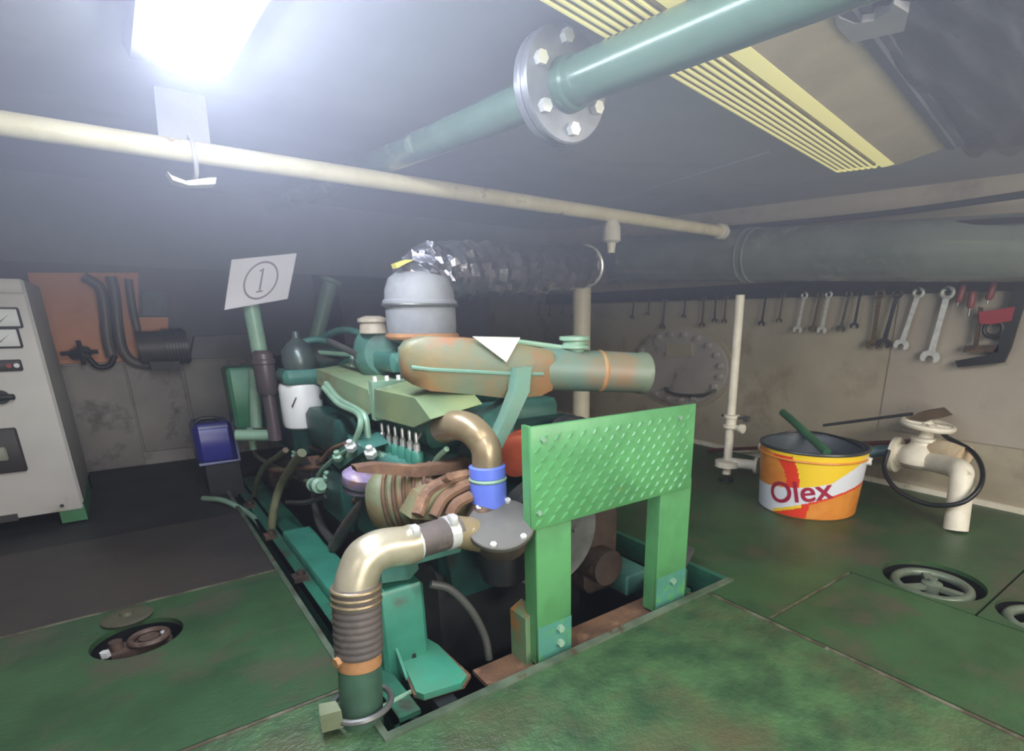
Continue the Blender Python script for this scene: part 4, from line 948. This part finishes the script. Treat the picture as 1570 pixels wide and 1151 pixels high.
# --- injection pump with six delivery valves
pxs = [(587, 668), (597, 671), (607, 674), (618, 677), (629, 681), (639, 685)]
ip = E_(MB().bbox((.455, 1.14, .31), (.54, 1.46, .375), .01), 'injection_pump', teal)
for x, y in pxs:
    p_ = PX(x, y, .49)
    E_(MB().lathe([(.012, -.06), (.012, -.03), (.0145, -.03), (.0145, -.005), (.011, .0)], p_+V(0, 0, -.01), (0, 0, 1), 12), 'delivery_valve', teal_clean, ip)
    E_(MB().lathe([(.0075, -.01), (.0075, .006), (.004, .01), (.004, .03), (.002, .034)], p_, (0, 0, 1), 10), 'valve_nut', chrome, ip)
E_(MB().tube([PX(640, 672, .5), PX(650, 660, .55), PX(660, 657, .6)], .0035, 8), 'injector_line', chrome, ip)
E_(MB().bbox((.45, 1.46, .3), (.55, 1.6, .38), .015), 'governor', teal, ip)
# --- fuel pipes pale green
def run(pts, r, m, name='fuel_pipe', n=8):
    return E_(MB().tube([PX(x, y, X) for x, y, X in pts], r, n), name, m)
run([(500, 588, .45), (520, 612, .45), (548, 628, .45), (560, 640, .45), (565, 670, .45), (575, 690, .46), (605, 708, .47), (625, 712, .48)], .0085, green_pale)
run([(496, 594, .44), (520, 620, .44), (548, 634, .44), (553, 650, .43), (545, 675, .42), (535, 700, .41)], .0075, green_pale)
run([(535, 688, .42), (510, 705, .41), (490, 725, .40), (484, 740, .4)], .006, green_pale)
run([(480, 750, .40), (520, 736, .42), (560, 728, .44)], .005, hose_olive)
run([(495, 596, .5), (480, 640, .5), (450, 640, .46), (430, 632, .42)], .005, hose_dark)
run([(438, 690, .38), (425, 700, .37), (408, 712, .35), (395, 735, .33), (388, 765, .32)], .01, hose_olive)
run([(388, 690, .36), (395, 700, .36), (415, 712, .37), (455, 730, .39), (490, 745, .40)], .009, hose_olive)
run([(463, 694, .38), (448, 715, .37), (430, 745, .35), (420, 780, .32), (416, 815, .30)], .014, hose_olive, 'coolant_hose', 12)
run([(482, 752, .42), (484, 775, .41), (492, 805, .40), (510, 830, .40)], .013, hose_dark, 'oil_hose', 12)
run([(512, 838, .40), (528, 812, .41), (548, 785, .42), (570, 760, .43)], .018, hose_grey, 'oil_hose', 12)
run([(640, 735, .5), (662, 715, .5), (672, 700, .5), (685, 688, .5)], .006, green_pale)
run([(690, 730, .47), (670, 742, .46), (640, 735, .45), (610, 735, .45)], .009, rust)
# hose lying over the far left rail
E_(MB().tube([PZ(312, 764, .0), PZ(345, 768, .01), PX(385, 790, .27), PX(410, 822, .285), PX(425, 850, .29)], .011, 10), 'overflow_hose', green_pale)
E_(MB().lathe([(.018, -.05), (.03, -.04), (.03, .02), (.018, .03)], PX(418, 828, .30), (0, 0, 1), 14), 'hose_fitting', green_rail)
# junk between block and rail: feed pump, levers, brackets
E_(MB().bbox((.40, 1.5, .12), (.5, 1.75, .28), .02), 'feed_pump', teal_dark)
E_(MB().lathe([(.03, 0), (.05, .01), (.05, .1), (.03, .11)], V(.42, 1.95, .2), (.3, -1, .1), 20), 'starter_motor', dark_iron)
E_(MB().bbox((.41, 1.25, .14), (.5, 1.45, .3), .02), 'oil_cooler', teal_dark)
E_(MB().prism([PX(x, y, .42) for x, y in ((500, 700), (545, 672), (560, 690), (520, 720))], (.06, 0, .01)), 'linkage_plate', teal)
E_(MB().prism([PX(x, y, .41) for x, y in ((410, 712), (470, 700), (490, 728), (430, 735))], (.05, 0, 0)), 'tray_bracket', rust)
E_(MB().bbox(tuple(PX(410, 735, .40)+V(0, -.08, -.03)), tuple(PX(410, 735, .40)+V(.09, .12, .05)), .015), 'lift_pump', rust_dark)
run([(402, 716, .36), (430, 722, .37), (462, 718, .39), (500, 716, .42)], .010, rust)
run([(412, 650, .42), (420, 668, .42), (445, 690, .42), (470, 704, .43)], .007, teal)
run([(440, 660, .44), (455, 676, .44), (490, 690, .45), (520, 692, .46)], .008, rust_dark)
run([(500, 662, .47), (530, 668, .47), (548, 672, .48), (566, 690, .48)], .010, teal)
run([(512, 640, .5), (530, 652, .5), (545, 655, .5), (572, 650, .52)], .009, dark_iron)
run([(470, 725, .41), (486, 714, .41), (508, 690, .42), (530, 680, .43)], .007, rust)
run([(440, 770, .36), (470, 770, .38), (500, 760, .40)], .008, hose_dark)
run([(540, 772, .43), (552, 762, .43), (566, 770, .43), (560, 790, .42)], .009, rust)
run([(595, 760, .5), (602, 742, .5), (630, 738, .5)], .006, chrome)
for x, y in ((455, 702), (520, 705), (505, 735), (540, 690), (570, 700)):
    p_ = PX(x, y, .41); E_(MB().lathe([(.012, 0), (.015, .004), (.015, .016), (.008, .02), (.008, .03)], p_, (-.3, -.4, 1), 6), 'union_nut', green_pale if x < 530 else chrome)
E_(MB().bbox((.43, 1.62, .30), (.52, 1.95, .42), .02), 'pump_drive', teal_dark)
E_(MB().bbox((.40, 2.0, .25), (.5, 2.5, .45), .02), 'flywheel_housing', teal_dark)
# pale green valve body and purple cap
E_(MB().lathe([(.012, -.012), (.022, -.01), (.022, 0), (.018, .004), (.018, .045), (.024, .05), (.024, .066), (.014, .07), (.014, .085)], PX(482, 743, .385), PX(530, 750, .39)-PX(482, 743, .385), 16), 'shut_off_valve', green_pale)
fl_ = E_(MB().lathe([(.03, -.03), (.04, -.026), (.042, -.008), (.044, -.004), (.044, .014), (.034, .024), (.01, .028)], PX(553, 735, .40), (.1, -.25, 1), 24), 'fuel_strainer', purple_cap, None, 'lilac and white strainer cap')
E_(MB().torus(PX(553, 735, .40)+V(0, 0, -.01), (.1, -.25, 1), .042, .005, 24, 8), 'strainer_ring', dark_iron, fl_)
# --- rusty alternator with ribs and belts
al0 = V(.40, 1.16, .31); al1 = V(.54, 1.05, .335)
al = E_(MB().lathe([(.02, -.03), (.055, -.025), (.068, -.01), (.07, .01), (.066, .02), (.07, .03), (.066, .04), (.07, .05), (.066, .06), (.07, .07), (.068, .1), (.06, .12), (.03, .125)], al0, al1-al0, 32), 'alternator', mat('alternator_rust', '77704c', '6c7558', .55, .1, 8, .4, .6, '805a3e', 9, .47, .6, .3, 60), None, 'olive and rust alternator')
ax_ = (al1-al0).normalized()
for i in range(7):
    o_ = al0+ax_*(.128+.006*i)
    t = 2*PI*i/7
for i in range(5):
    o_ = al0+ax_*(.02+.022*i); E_(MB().torus(o_, ax_, .0715, .004, 32, 6), 'cooling_rib', rust, al)
def blade(pts, w_, m, name, par=None): return E_(MB().tube([PY(x, y, Y) for x, y, Y in pts], w_, 8), name, m, par)
blade([(640, 790, .98), (655, 755, 1.0), (690, 735, 1.0), (718, 728, 1.0)], .013, rust, 'rusty_bracket')
blade([(665, 792, .97), (680, 765, .98), (705, 748, .98), (722, 742, .98)], .012, rust, 'rusty_bracket')
blade([(690, 790, .96), (700, 772, .96), (722, 760, .96)], .012, rust, 'rusty_bracket')
E_(MB().prism([PY(x, y, .99) for x, y in ((630, 795), (650, 760), (700, 740), (725, 735), (725, 790), (690, 800))], (0, .06, 0)), 'adaptor_flange', mat('rust_olive', '7d6f50', '6d7a58', .6, 0, 9, .4, .6, '8a5f44', 9, .52, .64, .4, 60))
sl = [PY(x, y, 1.06) for x, y in ((545, 716), (580, 711), (640, 716), (700, 708), (722, 703), (722, 718), (690, 726), (640, 732), (600, 728), (548, 724))]
E_(MB().prism(sl, (0, .03, .0)), 'adjusting_strap', rust, al, 'rusty adjusting strap')
# --- white oil filter with head
wf = PX(465, 590, .45); wl = PX(466, 653, .45)
wh = (wf.z-wl.z)
of = E_(MB().lathe([(.001, 0), (.055, 0), (.064, .006), (.067, .02), (.0665, wh-.012), (.062, wh), (.05, wh+.003)], V(wf.x, wl.y-.02, wl.z), (0, 0, 1), 32), 'oil_filter', white_clean, None, 'clean white spin-on filter')
fo = V(wf.x, wl.y-.02, wl.z)
E_(MB().lathe([(.001, -.022), (.022, -.022), (.026, -.018), (.026, 0)], fo, (0, 0, 1), 18), 'drain_nut', white_clean, of)
E_(MB().prism([fo+V(-.045, -.052, wh*.55), fo+V(-.03, -.0605, wh*.75), fo+V(-.027, -.061, wh*.74), fo+V(-.042, -.0535, wh*.52)], (-.001, -.002, 0)), 'pen_mark', ink, of)
E_(MB().bbox(tuple(fo+V(-.06, -.07, wh+.003)), tuple(fo+V(.07, .06, wh+.05)), .015), 'filter_head', teal)
E_(MB().lathe([(.05, 0), (.055, .02), (.05, .06), (.03, .085), (.012, .1), (.01, .12)], fo+V(.01, 0, wh+.05), (0, 0, 1), 24), 'filter_dome', mat('dome_grey', '55605c', '48524e', .3, .3, 12))
ff_ = PY(412, 604, 2.12); E_(MB().lathe([(.03, 0), (.034, .01), (.034, .10), (.038, .103), (.038, .115), (.034, .118), (.034, .135), (.022, .145)], ff_, (0, 0, 1), 18).cyl(ff_+V(0, 0, -.16), ff_, .022, n=14), 'fuel_filter', mat('filter_brown', '5a4f52', '4a4245', .35, .2, 10))
E_(MB().cyl(fo+V(.06, 0, wh+.02), fo+V(.17, .02, wh+.03), .012, n=10), 'head_pipe', rust)
E_(MB().tube([fo+V(.0, .06, wh+.12), fo+V(.1, .06, wh+.14), fo+V(.22, .06, wh+.09), fo+V(.36, -.02, wh+.07)], .011, 10), 'breather_pipe', teal)
E_(MB().tube([fo+V(.05, .1, wh+.1), fo+V(.16, .0, wh+.09), fo+V(.3, -.15, wh+.08)], .009, 10), 'breather_pipe', green_pale)
# dark green expansion box behind the filter
g0, g1 = PY(346, 565, 2.35), PY(402, 655, 2.35)
E_(MB().bbox((g0.x, 2.35, g1.z), (g1.x+.05, 2.5, g0.z), .012), 'header_box', mat('dark_green_box', '3f7a58', '35684a', .4, 0, 6))
E_(MB().cyl(PY(362, 667, 2.2), PY(415, 667, 2.16), .02, n=14).cyl(PY(385, 668, 2.25)+V(0, 0, .03), PY(385, 668, 2.25)+V(0, 0, -.05), .012, n=10), 'box_outlet', green_pale)
E_(MB().cyl(PY(391, 566, 2.33), PY(393, 655, 2.33), .022, n=14), 'box_pipe', green_pale)
# post that carries the number sign
sp0, sp1 = PY(403, 560, 2.2), PY(385, 474, 2.2)
E_(MB().cyl(sp0+V(0, 0, -.06), sp1+V(0, 0, .05), .026, n=18), 'vent_post', green_pale)
# more dark clutter on top of the engine rear
E_(MB().bbox((.5, 2.1, .5), (.7, 2.5, .6), .02).bbox((.74, 1.75, .56), (.9, 2.3, .64), .02), 'rear_housing', teal_dark)
E_(MB().tube([V(.55, 1.95, .62), V(.5, 1.8, .63), V(.52, 1.62, .6)], .01, 10), 'breather_hose', hose_dark)
E_(MB().tube([V(.56, 2.2, .62), V(.6, 2.0, .66), V(.62, 1.8, .64), V(.6, 1.68, .62)], .012, 10), 'coolant_hose', teal)
# ================================================================== NUMBER SIGN
sg = [PY(x, y, 2.15) for x, y in ((344, 475), (441, 458), (455, 388), (355, 398))]
sn = thing('number_sign', sg[0], 'white sheet with a circled number one above the engine', 'sign')
part(MB().prism(sg, (0, .004, 0)), 'sheet', paper, sn)
sc_ = sum((Vector(p) for p in sg), V(0, 0, 0))/4
ex = (sg[1]-sg[0]+sg[2]-sg[3])/2; ez = (sg[3]-sg[0]+sg[2]-sg[1])/2
ring = MB(); pr_ = []
n = 48
for i in range(n):
    t0_, t1_ = 2*PI*i/n, 2*PI*(i+1)/n
    ring.add([sc_+ex*.27*math.cos(t)*k+ez*.40*math.sin(t)*k+V(0, -.0012, 0) for t in (t0_, t1_) for k in (1, .90)], [(0, 1, 3, 2)])
part(ring, 'printed_circle', mat('sign_ink', '7a6a70', None, .7), sn)
one = [(-.012, -.22), (-.055, -.22), (-.055, -.25), (.065, -.25), (.065, -.22), (.02, -.22), (.02, .25), (.0, .25), (-.055, .21), (-.055, .185), (-.012, .2)]
part(MB().add([sc_+ex*x*.9+ez*y+V(0, -.0012, 0) for x, y in one], [(0, 1, 2, 3, 4, 5), (0, 5, 6, 7, 10), (7, 8, 9, 10)]), 'printed_number', mat('sign_ink', '7a6a70', None, .7), sn)
# ================================================================== BLUE CONTAINER
b0, b1 = PY(293, 652, 2.6), PY(368, 708, 2.6)
bl = thing('oil_container', ((b0.x+b1.x)/2, 2.6, b1.z), 'dark blue square plastic container beside the green header box', 'container')
part(MB().bbox((b0.x, 2.6, b1.z), (b1.x, 2.78, b0.z), .02), 'body', blue_box, bl)
part(MB().bbox((b0.x+.015, 2.592, b1.z+.02), (b1.x-.02, 2.602, b0.z-.02), .006), 'front_panel', mat('blue_panel', '34348f', '2d2d80', .3), bl)
part(MB().tube([V(b0.x, 2.598, b1.z+.01), V(b1.x, 2.598, b1.z+.01), V(b1.x-.002, 2.598, b0.z-.01)], .006, 8, 0), 'edge_band', blue_rim, bl)
part(MB().tube([V(b0.x+.02, 2.66, b0.z), V(b0.x+.04, 2.66, b0.z+.012), V(b1.x-.06, 2.66, b0.z+.012), V(b1.x-.04, 2.66, b0.z)], .008, 8), 'carry_handle', black, bl)
part(MB().box((b0.x+.02, 2.62, -.03), (b1.x, 2.76, b1.z)), 'support_stand', dark_iron, bl)
# ================================================================== COOLING WATER PIPE (front left)
cw = thing('cooling_pipe', (.21, .88, -.1), 'silver elbow and ribbed grey hose rising at the front left of the engine', 'pipe')
vb, vt = V(.212, .885, -.12), V(.245, .905, .265)
vd = (vt-vb).normalized(); VL = (vt-vb).length
hs = VL-.115
part(MB().lathe([(.037, 0), (.037, VL-.10), (.035, VL-.098)], vb, vd, 28), 'lower_pipe', mat('dark_green_pipe', '3f5e4c', '33493c', .4, .1, 7, .4, .6, '8a6238', 8, .66, .72), cw)
prof = [(.034, hs-.02)]
nrb = 10
for i in range(nrb):
    z = hs-.02+(.125)*i/nrb; prof += [(.0398, z), (.0413, z+.003), (.0413, z+.008), (.0398, z+.0115)]
prof.append((.036, hs+.108))
part(MB().lathe(prof, vb, vd, 32), 'ribbed_hose', hose_grey, cw)
part(MB().lathe([(.0372, hs-.045), (.038, hs-.044), (.038, hs-.02), (.037, hs-.018)], vb, vd, 28), 'orange_band', rust_orange, cw)
hA = PY(622, 836, .915); hB = PY(702, 812, .925); 
el = [vb+vd*(hs+.085), vb+vd*(hs+.108), PY(558, 860, .908), PY(573, 847, .91), PY(592, 840, .913), hA, hA+(hB-hA)*.15]
part(MB().tube(el, .036, 28, 8), 'elbow', silver, cw)
for k in (.078, .09, .102): part(MB().torus(vb+vd*(hs+k), vd, .0395, .0035, 32, 8), 'hose_clip', brass_brown, cw)
hdv = (hB-hA).normalized()
part(MB().cyl(hA-hdv*.002, hB, .031, n=28), 'short_hose', hose_grey, cw)
for o_ in (hA+hdv*.012, hB-hdv*.02):
    part(MB().lathe([(.031, -.01), (.0335, -.01), (.0335, .01), (.031, .01)], o_, hdv, 28), 'hose_clip', chrome, cw)
    part(MB().bbox(tuple(o_+V(-.008, -.03, .022)), tuple(o_+V(.008, -.01, .042)), .003), 'clip_screw', chrome, cw)
dc = PY(768, 801, .885); dn_ = V(-.25, -.38, .89).normalized()
hC = dc-dn_*.05+V(-.03, .02, 0)
part(MB().cyl(hB-hdv*.01, hC+hdv*.02, .031, .036, 28), 'inlet_neck', mat('rust_olive_neck', '8a7a5a', '74684c', .5, .1, 10), cw)
part(MB().lathe([(.04, -.075), (.052, -.06), (.054, -.02), (.054, -.012)], dc, dn_, 32), 'strainer_body', rust_dark, cw)
cv = part(MB().lathe([(.03, -.014), (.066, -.014), (.068, -.011), (.068, -.002), (.066, 0), (.001, .001)], dc, dn_, 44), 'strainer_cover', disc_grey, cw)
a_, u_, w2 = frame(dn_)
for i in range(6):
    t = 2*PI*i/6+.3; part(MB().bolt(dc+(u_*math.cos(t)+w2*math.sin(t))*.06+dn_*.0, dn_, .007, .006), 'cover_bolt', chrome, cv)
bt0, bt1 = PY(750, 772, .955), PY(747, 714, .955)
part(MB().cyl(hC+V(0, .02, .02), bt0, .034, n=24), 'strainer_outlet', rust_dark, cw)
bd = (bt1-bt0).normalized(); bl_ = (bt1-bt0).length
part(MB().lathe([(.033, -.004), (.0375, 0), (.0375, bl_*.62), (.035, bl_*.64), (.035, bl_*.72), (.0375, bl_*.74), (.0375, bl_), (.03, bl_+.003)], bt0, bd, 30), 'blue_coupling', blue_rubber, cw, 'bright blue hose coupling')
part(MB().torus(bt0+bd*bl_*.68, bd, .0355, .004, 30, 8), 'coupling_clip', green_pale, cw)
up = [bt1-bd*.005, bt1+bd*.03, PY(738, 675, .965), PY(722, 658, .98), PY(700, 652, 1.02), PY(680, 657, 1.08)]
part(MB().tube(up, .031, 24, 8), 'bronze_elbow', brass_brown, cw)
rg = vb+vd*.150
part(MB().torus(rg, (0, 0, 1), .052, .006, 32, 8), 'floor_ring', steel_grey, cw)
part(MB().prism([V(.150, .872, .018), V(.182, .858, .022), V(.182, .89, .022), V(.157, .905, .018)], (0, 0, .035)), 'pipe_lug', mat('lug_paint', '787f62', '666e54', .5, 0, 12), cw)
part(MB().bolt(vb+vd*.255+V(-.036, -.012, 0), (-1, -.3, 0), .009, .010), 'lug_bolt', rust_orange, cw)
